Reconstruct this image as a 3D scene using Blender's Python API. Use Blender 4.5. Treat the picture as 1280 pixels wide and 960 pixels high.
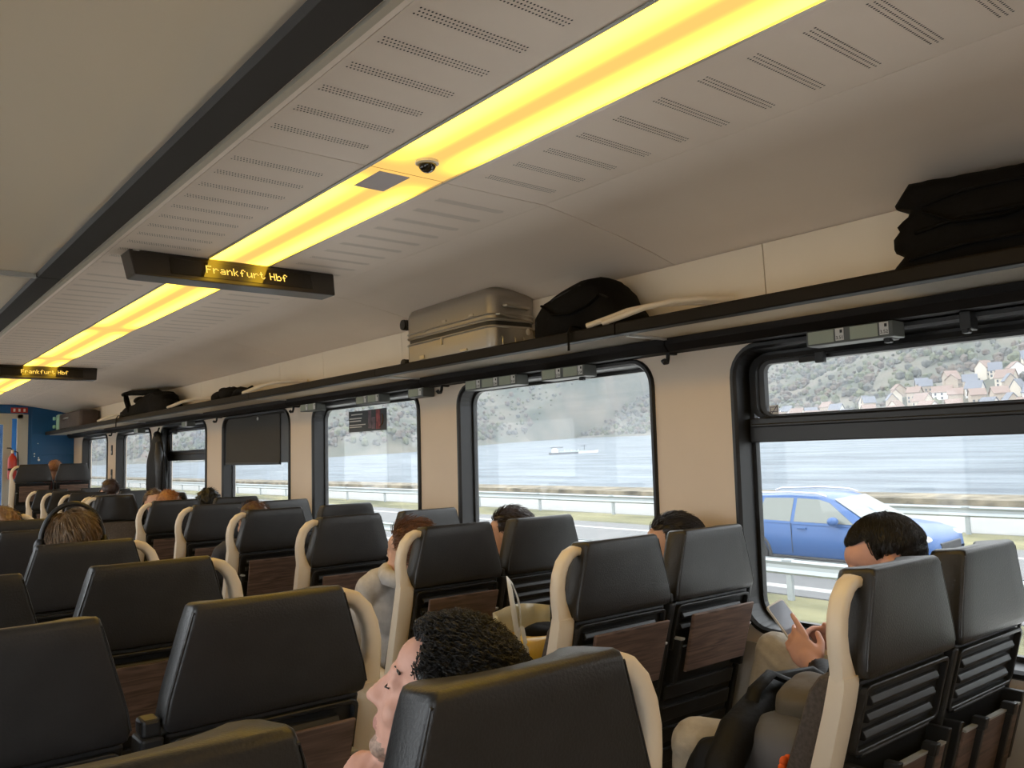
import bpy, bmesh, math, random
import numpy as np
from mathutils import Vector, Matrix, Euler, noise

random.seed(7)
for o in list(bpy.data.objects):
    bpy.data.objects.remove(o)
scene = bpy.context.scene
COL = scene.collection

# ------------------------------------------------------------------ camera, world, exposure
# carriage frame: X towards the river windows, Y along the carriage, Z up, floor at z = 0
CAMZ = 1.45
YAW, PITCH, ROLL, FPX = math.radians(38.992), math.radians(4.804), math.radians(-1.490), 1037.95
_f = Vector((math.sin(YAW), math.cos(YAW), 0)); _r = Vector((math.cos(YAW), -math.sin(YAW), 0)); _u = Vector((0, 0, 1))
F3 = _f * math.cos(PITCH) + _u * math.sin(PITCH)
U2 = -_f * math.sin(PITCH) + _u * math.cos(PITCH)
R3 = _r * math.cos(ROLL) + U2 * math.sin(ROLL)
U3 = -_r * math.sin(ROLL) + U2 * math.cos(ROLL)
cam_data = bpy.data.cameras.new('camera'); cam = bpy.data.objects.new('camera', cam_data); COL.objects.link(cam)
cam_data.sensor_width = 36.0; cam_data.lens = FPX * 36.0 / 1280.0
cam_data.clip_start = 0.02; cam_data.clip_end = 6000
cam.matrix_world = Matrix(((R3.x, U3.x, -F3.x, 0), (R3.y, U3.y, -F3.y, 0), (R3.z, U3.z, -F3.z, CAMZ), (0, 0, 0, 1)))
scene.camera = cam

world = bpy.data.worlds.new('overcast_sky'); scene.world = world; world.use_nodes = True
bg = world.node_tree.nodes['Background']
bg.inputs['Color'].default_value = (0.93, 0.96, 1.0, 1); bg.inputs['Strength'].default_value = 1.56
scene.view_settings.view_transform = 'Standard'; scene.view_settings.look = 'None'
scene.view_settings.gamma = 1.0; scene.view_settings.use_curve_mapping = False
scene.view_settings.exposure = 1.3

def ray(px, py):
    return R3 * ((px - 640) / FPX) - U3 * ((py - 480) / FPX) + F3
# the train leans on canted track: the outside world is turned about the carriage axis
TILT = math.radians(2.3)
EXT = Matrix.Translation((0, 0, CAMZ)) @ Matrix.Rotation(-TILT, 4, 'Y')
def ext_ray(px, py):
    return Matrix.Rotation(TILT, 3, 'Y') @ ray(px, py)
def ext_at(px, py, level):
    d = ext_ray(px, py); return d * (level / d.z)

# ------------------------------------------------------------------ materials
MATS = {}
def mat(name, col, rough=0.6, metal=0.0, spec=0.5, var=0.0, scale=8.0, bump=0.0, bscale=60.0, coat=0.0, stretch=None, col2=None, sheen=0.0):
    if name in MATS: return MATS[name]
    m = bpy.data.materials.new(name); m.use_nodes = True
    nt = m.node_tree; b = nt.nodes['Principled BSDF']
    b.inputs['Roughness'].default_value = rough; b.inputs['Metallic'].default_value = metal
    b.inputs['Specular IOR Level'].default_value = spec
    if coat: b.inputs['Coat Weight'].default_value = coat
    if sheen: b.inputs['Sheen Weight'].default_value = sheen
    c = (*col, 1)
    b.inputs['Base Color'].default_value = c
    if var or bump or col2:
        tc = nt.nodes.new('ShaderNodeTexCoord'); mp = nt.nodes.new('ShaderNodeMapping')
        nt.links.new(tc.outputs['Object'], mp.inputs['Vector'])
        if stretch: mp.inputs['Scale'].default_value = stretch
    if var or col2:
        n = nt.nodes.new('ShaderNodeTexNoise'); n.inputs['Scale'].default_value = scale; n.inputs['Detail'].default_value = 5
        nt.links.new(mp.outputs['Vector'], n.inputs['Vector'])
        r = nt.nodes.new('ShaderNodeValToRGB')
        a = col; d = col2 if col2 else col
        r.color_ramp.elements[0].position = 0.32; r.color_ramp.elements[1].position = 0.68
        r.color_ramp.elements[0].color = (*[max(0, x * (1 - var)) for x in a], 1)
        r.color_ramp.elements[1].color = (*[min(1, x * (1 + var)) for x in d], 1)
        nt.links.new(n.outputs['Fac'], r.inputs['Fac']); nt.links.new(r.outputs['Color'], b.inputs['Base Color'])
    if bump:
        n2 = nt.nodes.new('ShaderNodeTexNoise'); n2.inputs['Scale'].default_value = bscale; n2.inputs['Detail'].default_value = 4
        nt.links.new(mp.outputs['Vector'], n2.inputs['Vector'])
        bp = nt.nodes.new('ShaderNodeBump'); bp.inputs['Strength'].default_value = bump; bp.inputs['Distance'].default_value = 0.01
        nt.links.new(n2.outputs['Fac'], bp.inputs['Height']); nt.links.new(bp.outputs['Normal'], b.inputs['Normal'])
    MATS[name] = m
    return m
def emis(name, col, strength):
    m = bpy.data.materials.new(name); m.use_nodes = True; nt = m.node_tree
    for n in list(nt.nodes): nt.nodes.remove(n)
    o = nt.nodes.new('ShaderNodeOutputMaterial'); e = nt.nodes.new('ShaderNodeEmission')
    e.inputs['Color'].default_value = (*col, 1); e.inputs['Strength'].default_value = strength
    nt.links.new(e.outputs[0], o.inputs[0]); MATS[name] = m; return m
def pane_mat(name, tint, refl=0.04, veil=0.0, veilcol=(0.8, 0.85, 0.9)):
    m = bpy.data.materials.new(name); m.use_nodes = True; nt = m.node_tree
    for n in list(nt.nodes): nt.nodes.remove(n)
    o = nt.nodes.new('ShaderNodeOutputMaterial'); t = nt.nodes.new('ShaderNodeBsdfTransparent'); g = nt.nodes.new('ShaderNodeBsdfGlossy')
    t.inputs['Color'].default_value = (*tint, 1); g.inputs['Roughness'].default_value = 0.02
    lw = nt.nodes.new('ShaderNodeLayerWeight'); lw.inputs['Blend'].default_value = 0.5
    pw = nt.nodes.new('ShaderNodeMath'); pw.operation = 'POWER'; pw.inputs[1].default_value = 5.0
    fr = nt.nodes.new('ShaderNodeMath'); fr.operation = 'MULTIPLY_ADD'; fr.inputs[1].default_value = 1.0 - refl; fr.inputs[2].default_value = refl
    nt.links.new(lw.outputs['Facing'], pw.inputs[0]); nt.links.new(pw.outputs[0], fr.inputs[0])
    mx = nt.nodes.new('ShaderNodeMixShader')
    nt.links.new(fr.outputs[0], mx.inputs[0]); nt.links.new(t.outputs[0], mx.inputs[1]); nt.links.new(g.outputs[0], mx.inputs[2])
    last = mx
    if veil:
        tl = nt.nodes.new('ShaderNodeBsdfTranslucent'); tl.inputs['Color'].default_value = (*veilcol, 1)
        df = nt.nodes.new('ShaderNodeBsdfDiffuse'); df.inputs['Color'].default_value = (*veilcol, 1)
        ad = nt.nodes.new('ShaderNodeMixShader'); ad.inputs[0].default_value = 0.5
        nt.links.new(tl.outputs[0], ad.inputs[1]); nt.links.new(df.outputs[0], ad.inputs[2])
        m2 = nt.nodes.new('ShaderNodeMixShader'); m2.inputs[0].default_value = veil
        nt.links.new(mx.outputs[0], m2.inputs[1]); nt.links.new(ad.outputs[0], m2.inputs[2]); last = m2
    nt.links.new(last.outputs[0], o.inputs[0]); MATS[name] = m; return m

M_ceil = mat('ceiling_paint', (0.88, 0.765, 0.665), 0.5, var=0.02, scale=3)
M_wall = mat('cream_wall', (0.75, 0.615, 0.48), 0.45, var=0.02, scale=3)
M_upper = mat('upper_wall', (0.84, 0.74, 0.61), 0.45, var=0.02, scale=3)
M_lowwall = mat('lower_wall_grey', (0.52, 0.47, 0.41), 0.6, var=0.05, scale=6)
M_hole = mat('perforation_dark', (0.05, 0.045, 0.04), 0.9)
M_floor = mat('floor_vinyl', (0.38, 0.36, 0.34), 0.55, var=0.25, scale=40)
M_black = mat('black_plastic', (0.016, 0.016, 0.017), 0.42, spec=0.45, var=0.1, scale=20)
M_gasket = mat('window_gasket', (0.014, 0.014, 0.015), 0.38, spec=0.5)
M_rail = mat('rack_rail_dark', (0.008, 0.006, 0.005), 0.6, spec=0.2)
M_beam = mat('rack_beam_grey', (0.042, 0.038, 0.035), 0.6, spec=0.3)
M_alu = mat('aluminium_trim', (0.62, 0.56, 0.46), 0.35, metal=0.4)
M_leather = mat('black_leather', (0.020, 0.019, 0.019), 0.36, spec=0.5, var=0.15, scale=15, bump=0.12, bscale=220)
M_fabric = mat('brown_seat_fabric', (0.075, 0.062, 0.055), 0.9, var=0.25, scale=120, bump=0.2, bscale=300)
M_cream = mat('cream_handle', (0.76, 0.66, 0.53), 0.4, var=0.02, scale=5)
M_blue = mat('blue_panel', (0.006, 0.085, 0.24), 0.4, var=0.06, scale=3)
M_greytrim = mat('grey_door_frame', (0.42, 0.42, 0.40), 0.4, metal=0.2)
M_white = mat('white_plastic', (0.75, 0.75, 0.73), 0.45)
M_silver = mat('silver_shell', (0.40, 0.37, 0.33), 0.38, metal=0.85, bump=0.03, bscale=30)
M_silver2 = mat('silver_trim', (0.50, 0.47, 0.42), 0.3, metal=0.9)
M_bag = mat('black_nylon', (0.0045, 0.0038, 0.0035), 0.8, spec=0.15, var=0.3, scale=12, bump=0.3, bscale=25)
M_puffer = mat('black_puffer', (0.006, 0.006, 0.0065), 0.6, spec=0.25, bump=0.3, bscale=30)
M_glass = pane_mat('window_glass', (0.93, 0.96, 0.96), veil=0.05)
M_rackglass = pane_mat('rack_glass', (0.93, 0.94, 0.90), veil=0.42, veilcol=(0.95, 0.88, 0.78))
M_skin = mat('skin', (0.62, 0.36, 0.25), 0.5, spec=0.35, var=0.08, scale=18)
M_skin_pink = mat('skin_pink', (0.66, 0.36, 0.27), 0.5, spec=0.35, var=0.08, scale=18)
M_beard = mat('stubble_skin', (0.36, 0.24, 0.18), 0.6, var=0.3, scale=160)
M_led = emis('amber_led', (1.0, 0.60, 0.10), 0.75)

def wood_mat():
    m = bpy.data.materials.new('walnut_laminate'); m.use_nodes = True; nt = m.node_tree; b = nt.nodes['Principled BSDF']
    b.inputs['Roughness'].default_value = 0.45
    tc = nt.nodes.new('ShaderNodeTexCoord'); mp = nt.nodes.new('ShaderNodeMapping'); mp.inputs['Scale'].default_value = (3, 12, 42)
    mp.inputs['Rotation'].default_value = (0, 0.06, 0)
    n = nt.nodes.new('ShaderNodeTexNoise'); n.inputs['Scale'].default_value = 1.4; n.inputs['Detail'].default_value = 6; n.inputs['Distortion'].default_value = 1.2
    r = nt.nodes.new('ShaderNodeValToRGB'); r.color_ramp.elements[0].color = (0.055, 0.034, 0.026, 1); r.color_ramp.elements[1].color = (0.20, 0.125, 0.095, 1)
    r.color_ramp.elements[0].position = 0.3; r.color_ramp.elements[1].position = 0.72
    nt.links.new(tc.outputs['Object'], mp.inputs['Vector']); nt.links.new(mp.outputs[0], n.inputs['Vector'])
    nt.links.new(n.outputs['Fac'], r.inputs['Fac']); nt.links.new(r.outputs[0], b.inputs['Base Color'])
    return m
M_wood = wood_mat()
def hair_mat(name, col):
    return mat(name, col, 0.42, spec=0.5, var=0.35, scale=60)

# ------------------------------------------------------------------ geometry helpers
class G:
    """collects shapes into one mesh"""
    def __init__(s): s.v = []; s.f = []; s.mi = []
    def add(s, vs, fs, M=None, mi=0):
        n = len(s.v)
        if M is not None: vs = [M @ Vector(p) for p in vs]
        s.v += [tuple(p) for p in vs]; s.f += [tuple(i + n for i in f) for f in fs]; s.mi += [mi] * len(fs)
        return s
    def box(s, c, size, M=None, mi=0):
        x, y, z = c; a, b, d = size[0] / 2, size[1] / 2, size[2] / 2
        vs = [(x - a, y - b, z - d), (x + a, y - b, z - d), (x + a, y + b, z - d), (x - a, y + b, z - d),
              (x - a, y - b, z + d), (x + a, y - b, z + d), (x + a, y + b, z + d), (x - a, y + b, z + d)]
        return s.add(vs, [(0, 3, 2, 1), (4, 5, 6, 7), (0, 1, 5, 4), (1, 2, 6, 5), (2, 3, 7, 6), (3, 0, 4, 7)], M, mi)
    def span(s, a, b, M=None, mi=0):
        return s.box([(a[i] + b[i]) / 2 for i in range(3)], [abs(b[i] - a[i]) for i in range(3)], M, mi)
    def loft(s, rings, closed=True, cap=True, M=None, mi=0):
        n = len(rings[0]); vs = [p for r in rings for p in r]; fs = []
        for k in range(len(rings) - 1):
            for i in range(n if closed else n - 1):
                j = (i + 1) % n
                fs.append((k * n + i, k * n + j, (k + 1) * n + j, (k + 1) * n + i))
        if cap:
            fs.append(tuple(range(n - 1, -1, -1))); fs.append(tuple(range((len(rings) - 1) * n, len(rings) * n)))
        return s.add(vs, fs, M, mi)
    def tube(s, path, rad, seg=10, cap=True, M=None, mi=0, flat=None):
        """flat=(a,b): elliptic section; rad may be a list"""
        P = [Vector(p) for p in path]; rings = []
        up = None
        for i, p in enumerate(P):
            t = (P[min(i + 1, len(P) - 1)] - P[max(i - 1, 0)]).normalized()
            if up is None:
                up = Vector((0, 0, 1)) if abs(t.z) < 0.9 else Vector((0, 1, 0))
            a = t.cross(up).normalized(); b = a.cross(t).normalized(); up = b
            r = rad[i] if isinstance(rad, (list, tuple)) else rad
            ra, rb = (r, r) if flat is None else (flat[0] * r, flat[1] * r)
            rings.append([p + a * (ra * math.cos(2 * math.pi * k / seg)) + b * (rb * math.sin(2 * math.pi * k / seg)) for k in range(seg)])
        return s.loft(rings, True, cap, M, mi)
    def prism(s, outline, y0, y1, M=None, mi=0):
        """outline in (x,z) extruded along y"""
        return s.loft([[(x, y0, z) for x, z in outline], [(x, y1, z) for x, z in outline]], True, True, M, mi)
    def ell(s, c, r, rot=None, seg=16, rings=10, M=None, mi=0):
        vs = []; fs = []; R = rot if rot is not None else Matrix.Identity(3); C = Vector(c)
        vs.append(C + R @ Vector((0, 0, r[2])))
        for i in range(1, rings):
            th = math.pi * i / rings
            for k in range(seg):
                ph = 2 * math.pi * k / seg
                vs.append(C + R @ Vector((r[0] * math.sin(th) * math.cos(ph), r[1] * math.sin(th) * math.sin(ph), r[2] * math.cos(th))))
        vs.append(C + R @ Vector((0, 0, -r[2])))
        for k in range(seg): fs.append((0, 1 + k, 1 + (k + 1) % seg))
        for i in range(rings - 2):
            for k in range(seg):
                a = 1 + i * seg + k; b = 1 + i * seg + (k + 1) % seg
                fs.append((a, a + seg, b + seg, b))
        L = len(vs) - 1; base = 1 + (rings - 2) * seg
        for k in range(seg): fs.append((L, base + (k + 1) % seg, base + k))
        return s.add(vs, fs, M, mi)
    def capsule(s, p0, p1, r0, r1, seg=12, M=None, mi=0):
        p0 = Vector(p0); p1 = Vector(p1); d = p1 - p0; L = d.length; t = d / L if L > 1e-6 else Vector((0, 0, 1))
        path = []; rad = []
        for k in range(4):
            a = math.pi / 2 * k / 4; path.append(p0 - t * r0 * math.cos(a)); rad.append(max(r0 * math.sin(a), 0.0008))
        path.append(p0); rad.append(r0); path.append(p1); rad.append(r1)
        for k in range(1, 5):
            a = math.pi / 2 * k / 4; path.append(p1 + t * r1 * math.sin(a)); rad.append(max(r1 * math.cos(a), 0.0008))
        return s.tube(path, rad, seg, True, M, mi)
    def lathe(s, prof, seg=20, M=None, mi=0):
        """profile (r,z) about z"""
        rings = [[(r * math.cos(2 * math.pi * k / seg), r * math.sin(2 * math.pi * k / seg), z) for k in range(seg)] for r, z in prof]
        return s.loft(rings, True, True, M, mi)
    def mesh(s, name, mats, smooth=False):
        me = bpy.data.meshes.new(name); me.from_pydata(s.v, [], s.f)
        for m in (mats if isinstance(mats, (list, tuple)) else [mats]): me.materials.append(m)
        if any(s.mi): me.polygons.foreach_set('material_index', s.mi)
        bm = bmesh.new(); bm.from_mesh(me); bmesh.ops.recalc_face_normals(bm, faces=bm.faces); bm.to_mesh(me); bm.free()
        if smooth:
            me.polygons.foreach_set('use_smooth', [True] * len(me.polygons))
            if smooth != 'soft': me.set_sharp_from_angle(angle=math.radians(48))
        me.update(); return me
    def build(s, name, mats, parent=None, smooth=False, bevel=0, seg=2, M=None, autosmooth=None):
        o = bpy.data.objects.new(name, s.mesh(name, mats, smooth)); COL.objects.link(o)
        if parent: o.parent = parent
        if M is not None: o.matrix_local = M
        if bevel:
            b = o.modifiers.new('bevel', 'BEVEL'); b.width = bevel; b.segments = seg; b.limit_method = 'ANGLE'; b.angle_limit = math.radians(35)
            b.harden_normals = False
        return o
def subsurf(o, lv=1):
    m = o.modifiers.new('subdivision', 'SUBSURF'); m.levels = lv; m.render_levels = lv
    o.data.polygons.foreach_set('use_smooth', [True] * len(o.data.polygons)); return o
def tag(o, label=None, cat=None, group=None, kind=None):
    if label: o['label'] = label
    if cat: o['category'] = cat
    if group: o['group'] = group
    if kind: o['kind'] = kind
    return o
def thing(name, label, cat, loc=(0, 0, 0), rz=0, group=None, M=None):
    o = bpy.data.objects.new(name, None); COL.objects.link(o); o.empty_display_size = 0.1
    if M is not None: o.matrix_world = M
    else: o.location = loc; o.rotation_euler = (0, 0, rz)
    return tag(o, label, cat, group)
def children_of(o): return [c for c in bpy.data.objects if c.parent == o]
def tree_of(o): return (o, [tree_of(c) for c in children_of(o)])
def copy_tree(t, parent=None):
    o, ch = t
    c = o.copy(); COL.objects.link(c); c.parent = parent
    for x in ch: copy_tree(x, c)
    return c
def struct(o): o['kind'] = 'structure'; return o
def rrect(y0, y1, z0, z1, r, n=6):
    pts = []
    for cy, cz, a0 in ((y1 - r, z1 - r, 0), (y0 + r, z1 - r, 90), (y0 + r, z0 + r, 180), (y1 - r, z0 + r, 270)):
        for k in range(n + 1):
            a = math.radians(a0 + 90 * k / n); pts.append((cy + r * math.cos(a), cz + r * math.sin(a)))
    return pts
def text_mesh(string, size, m, name, parent, M, extrude=0.0006, align='CENTER'):
    cu = bpy.data.curves.new('text', 'FONT'); cu.body = string; cu.size = size; cu.extrude = extrude; cu.align_x = align; cu.align_y = 'CENTER'
    t = bpy.data.objects.new('text', cu); COL.objects.link(t)
    dg = bpy.context.evaluated_depsgraph_get()
    me = bpy.data.meshes.new_from_object(t.evaluated_get(dg)); bpy.data.objects.remove(t); bpy.data.curves.remove(cu)
    me.materials.clear(); me.materials.append(m); me.name = name
    o = bpy.data.objects.new(name, me); COL.objects.link(o); o.parent = parent; o.matrix_local = M
    return o
def blob(name, m, parent, c, r, power=2.6, amp=0.02, freq=6.0, seed=0, seg=40, rings=28, M=None, flatbase=True):
    """soft lumpy superellipsoid"""
    g = G(); rr = Vector(r); C = Vector(c)
    def se(a, p): return math.copysign(abs(a) ** (2.0 / p), a)
    vs = []; fs = []
    for i in range(rings + 1):
        th = -math.pi / 2 + math.pi * i / rings
        for k in range(seg):
            ph = 2 * math.pi * k / seg
            n = Vector((se(math.cos(th), power) * se(math.cos(ph), power), se(math.cos(th), power) * se(math.sin(ph), power), se(math.sin(th), power)))
            p = Vector((n.x * rr.x, n.y * rr.y, n.z * rr.z))
            q = p * freq + Vector((seed * 3.1, seed * 1.7, seed))
            dd = noise.noise(q) * amp + abs(noise.noise(q * 2.3)) * amp * 0.6
            p += (n.normalized() if n.length > 0 else n) * dd
            if flatbase: p.z = max(p.z, -rr.z)
            vs.append(C + p)
    for i in range(rings):
        for k in range(seg):
            j = (k + 1) % seg; fs.append((i * seg + k, i * seg + j, (i + 1) * seg + j, (i + 1) * seg + k))
    fs.append(tuple(range(seg - 1, -1, -1))); fs.append(tuple(range(rings * seg, (rings + 1) * seg)))
    g.add(vs, fs)
    return g.build(name, m, parent, smooth=True, M=M)

# ------------------------------------------------------------------ carriage shell
XW, XG = 2.56, 2.64           # wall face, glass plane on the river side
XL, XLG = -0.15, -0.23
Y0, Y1 = -2.2, 13.0
CZ = CAMZ + 0.84              # flat ceiling
CC = 1.292                    # centre line of the aisle
WZ0, WZ1 = 0.79, CAMZ + 0.379
WIN = [(1.874 - 1.384 + 1.7535 * k, 1.874 + 1.7535 * k) for k in range(-1, 6)]
WIN.append((11.08, 12.44))
WIN[5] = (7.53, 8.90); WIN[6] = (9.24, 10.66)

struct(G().span((XL - 0.1, Y0, -0.06), (XW + 0.12, Y1 + 0.2, 0)).build('floor', M_floor))
struct(G().span((0.2, 11.25, 0), (XW, Y1, 0.29)).build('floor', M_floor))

def wall_with_holes(name, X, thick, holes, z0, z1, m):
    bm = bmesh.new()
    def loop(pts):
        vs = [bm.verts.new((X, y, z)) for y, z in pts]
        return [bm.edges.new((vs[i], vs[(i + 1) % len(vs)])) for i in range(len(vs))]
    ed = loop([(Y0, z0), (Y1, z0), (Y1, z1), (Y0, z1)])
    for (a, b) in holes: ed += loop(rrect(a + 0.004, b - 0.004, WZ0 + 0.004, WZ1 - 0.004, 0.115))
    bmesh.ops.triangle_fill(bm, use_beauty=True, use_dissolve=False, edges=ed)
    r = bmesh.ops.extrude_face_region(bm, geom=list(bm.faces))
    bmesh.ops.translate(bm, vec=(thick, 0, 0), verts=[v for v in r['geom'] if isinstance(v, bmesh.types.BMVert)])
    bmesh.ops.recalc_face_normals(bm, faces=bm.faces)
    me = bpy.data.meshes.new(name); bm.to_mesh(me); bm.free(); me.materials.append(m)
    o = bpy.data.objects.new(name, me); COL.objects.link(o); return struct(o)
wall_r = wall_with_holes('wall_right', XW, 0.11, WIN, 0.0, CAMZ + 0.44, M_wall)
wall_l = wall_with_holes('wall_left', XL, -0.11, WIN, 0.0, CAMZ + 0.44, M_wall)
# grey heater panel along the foot of the wall
struct(G().span((XW - 0.012, Y0, 0.0), (XW, Y1, 0.76)).build('trim_1', M_lowwall))
struct(G().span((XL, Y0, 0.0), (XL + 0.012, Y1, 0.76)).build('trim_2', M_lowwall))
# upper wall panels above the rack, with open joints
seams = sorted([1.67 + 1.715 * n for n in range(-2, 7)] + [2.38 + 1.715 * n for n in range(-2, 7)])
seams = [s for s in seams if Y0 < s < Y1]
def upper_panels(parent, xa, xb):
    ys = [Y0] + seams + [Y1]
    for a, b in zip(ys[:-1], ys[1:]):
        g = G(); a += 0.002; b -= 0.002; d = 0.02 if xa > 1 else -0.02
        g.loft([[(xa, a, CAMZ + 0.40), (xb, a, CZ - 0.127), (xb + d, a, CZ - 0.127), (xa + d, a, CAMZ + 0.40)],
                [(xa, b, CAMZ + 0.40), (xb, b, CZ - 0.127), (xb + d, b, CZ - 0.127), (xa + d, b, CAMZ + 0.40)]])
        g.build('panel', M_upper, parent)
upper_panels(wall_r, 2.515, 2.50); upper_panels(wall_l, -0.105, -0.09)
g = G().span((2.535, Y0, CAMZ + 0.40), (XW + 0.06, Y1, CZ + 0.1)); g.span((XL - 0.06, Y0, CAMZ + 0.40), (-0.125, Y1, CZ + 0.1))
back_shell = g.build('trim_3', M_hole); struct(back_shell)

# ceiling: backing with separate panels hung below
ceil = struct(G().span((XL - 0.1, Y0, CZ + 0.045), (XW + 0.1, Y1, CZ + 0.10)).build('ceiling', M_hole))
PITCHP = 1.755
pseams = [2.07 + PITCHP * n for n in range(-3, 8)]
pseams = [Y0] + [s for s in pseams if Y0 < s < Y1] + [Y1]
SX0, SX1 = 1.165, 1.419       # light strip
def hole_strip(parent, x0, x1, y, zf):
    pass
for a, b in zip(pseams[:-1], pseams[1:]):
    for (x0, x1, px0, px1) in ((0.80, SX0 - 0.012, 0.82, 1.09), (SX1 + 0.012, 1.834, 1.50, 1.77)):
        p = G().span((x0, a + 0.002, CZ), (x1, b - 0.002, CZ + 0.02)).build('panel', M_ceil, ceil)
        hv = []; hf = []
        yy = b - 0.127 if b < Y1 - 0.1 else b - 0.2
        nstrip = 0
        while yy > a + 0.06 and nstrip < 13:
            for row in range(3):
                y = yy + (row - 1) * 0.0125
                for k in range(31):
                    x = px0 + (px1 - px0) * (k + 0.25 + 0.5 * (row % 2)) / 31.0
                    n = len(hv)
                    for q in range(6):
                        hv.append((x + 0.0023 * math.cos(q * math.pi / 3), y + 0.0030 * math.sin(q * math.pi / 3), CZ - 0.0006))
                    hf.append(tuple(range(n + 5, n - 1, -1)))
            yy -= 0.1345; nstrip += 1
        tag(G().add(hv, hf).build('perforation', M_hole, p), kind='stuff')
    # sloping side panels
    for s in (1, -1):
        def X(x): return x if s > 0 else 2 * CC - x - (0.02 if x > 2.4 else 0.0)
        xe = 2.512 if s > 0 else None
        prof = [(1.836, CZ), (2.0, CZ - 0.022), (2.2, CZ - 0.055), (2.38, CZ - 0.092), (2.515, CZ - 0.126)]
        if s < 0: prof = [(2 * CC - 0.798, CZ), (2 * CC - 0.745, CZ - 0.030), (2.1, CZ - 0.075), (2.4, CZ - 0.12), (2.515, CZ - 0.135), (2.70, CZ - 0.14)]
        ra = [(X(x), a + 0.002, z) for x, z in prof] + [(X(x), a + 0.002, z + 0.02) for x, z in reversed(prof)]
        rb = [(x, b - 0.002, z) for x, _, z in ra]
        G().loft([ra, rb]).build('side_panel', M_ceil, ceil)
struct(G().span((XL - 0.1, Y0 - 0.05, 0), (XW + 0.1, Y0, CZ + 0.1)).build('wall_back', M_wall))

# ------------------------------------------------------------------ windows
def window(idx, a, b, side=1, slider=False, name=None):
    xw, xg = (XW, XG) if side > 0 else (XL, XLG)
    d = 1 if side > 0 else -1
    g = G(); rings = []
    def ringpts(x, ins, r): return [(x, y, z) for y, z in rrect(a + ins, b - ins, WZ0 + ins, WZ1 - ins, r)]
    rings = [ringpts(xw + 0.05 * d, 0.006, 0.114), ringpts(xw - 0.004 * d, 0.0, 0.12), ringpts(xw - 0.014 * d, 0.006, 0.114), ringpts(xw - 0.014 * d, 0.018, 0.102),
             ringpts(xw - 0.002 * d, 0.026, 0.094), ringpts(xg - 0.012 * d, 0.034, 0.086), ringpts(xg - 0.012 * d, 0.048, 0.072), ringpts(xg + 0.012 * d, 0.048, 0.072), ringpts(xg + 0.012 * d, 0.0, 0.12)]
    g.loft(rings, True, False)
    o = g.build('window_%d' % idx, M_gasket, None, smooth=False)
    struct(o)
    ia, ib, iz0, iz1 = a + 0.046, b - 0.046, WZ0 + 0.046, WZ1 - 0.046
    def pane(nm, za, zb, rt, rb_):
        pts = []
        for cy, cz, a0, r in ((ib - rt, zb - rt, 0, rt), (ia + rt, zb - rt, 90, rt), (ia + rb_, za + rb_, 180, rb_), (ib - rb_, za + rb_, 270, rb_)):
            for k in range(7):
                an = math.radians(a0 + 90 * k / 6); pts.append((xg, cy + r * math.cos(an), cz + r * math.sin(an)))
        G().add(pts, [tuple(range(len(pts)))]).build(nm, M_glass, o)
    if not slider:
        pane('pane', iz0, iz1, 0.07, 0.07)
    else:
        zm0, zm1 = CAMZ + 0.018, CAMZ + 0.108
        pane('lower_pane', iz0, zm0 + 0.01, 0.002, 0.07); pane('upper_pane', zm1, iz1, 0.06, 0.002)
        g = G()
        g.span((xg - 0.028 * d, ia - 0.01, zm0), (xg + 0.01 * d, ib + 0.01, zm1))
        g.span((xg - 0.036 * d, ia, zm0 + 0.055), (xg - 0.02 * d, ib, zm0 + 0.068))
        g.build('crossbar', M_gasket, o, bevel=0.004)
        # hopper sash round the upper pane
        def rp(x, ins, r): return [(x, y, z) for y, z in rrect(ia + ins, ib - ins, zm1 - 0.005 + ins * 0.25, iz1 - ins * 0.55, r)]
        G().loft([rp(xg - 0.004 * d, 0, 0.06), rp(xg - 0.03 * d, 0.0, 0.06), rp(xg - 0.034 * d, 0.03, 0.05), rp(xg - 0.022 * d, 0.036, 0.045), rp(xg - 0.022 * d, 0.058, 0.03), rp(xg - 0.004 * d, 0.062, 0.028)], True, False).build('sash_frame', M_gasket, o)
        yl = b - 0.36
        G().span((xg - 0.05 * d, yl, iz1 - 0.05), (xg - 0.03 * d, yl + 0.035, iz1 - 0.01)).build('latch', M_black, o, bevel=0.004)
        G().span((xg - 0.044 * d, yl + 0.035, iz1 - 0.042), (xg - 0.03 * d, yl + 0.10, iz1 - 0.025)).build('latch_lever', M_beam, o, bevel=0.003)
    return o
WOBJ = []
for i, (a, b) in enumerate(WIN):
    WOBJ.append(window(i + 1, a, b, 1, slider=(i in (1, 5))))
for i, (a, b) in enumerate(WIN):
    window(len(WIN) + i + 1, a, b, -1, slider=(i in (1, 5)))
# roller blind half drawn on one window
M_blind = mat('blind_fabric', (0.055, 0.052, 0.048), 0.85, var=0.08, scale=200)
bl = thing('roller_blind', 'dark grey roller blind pulled halfway down the window with the cream pillars', 'blind', (0, 0, 0))
ba, bb = WIN[4]
G().span((XW + 0.012, ba + 0.22, CAMZ - 0.02), (XW + 0.016, bb - 0.04, WZ1 - 0.02)).build('fabric', M_blind, bl)
G().span((XW + 0.006, ba + 0.22, CAMZ - 0.035), (XW + 0.024, bb - 0.04, CAMZ - 0.015)).build('pull_bar', M_black, bl, bevel=0.003)
G().ell((XW + 0.002, ba + 0.62, WZ1 - 0.05), (0.008, 0.011, 0.014)).build('button', M_white, bl)
G().span((XW + 0.018, ba + 0.03, CAMZ - 0.02), (XW + 0.03, ba + 0.23, WZ1 - 0.02)).build('guide', M_gasket, bl)

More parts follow.
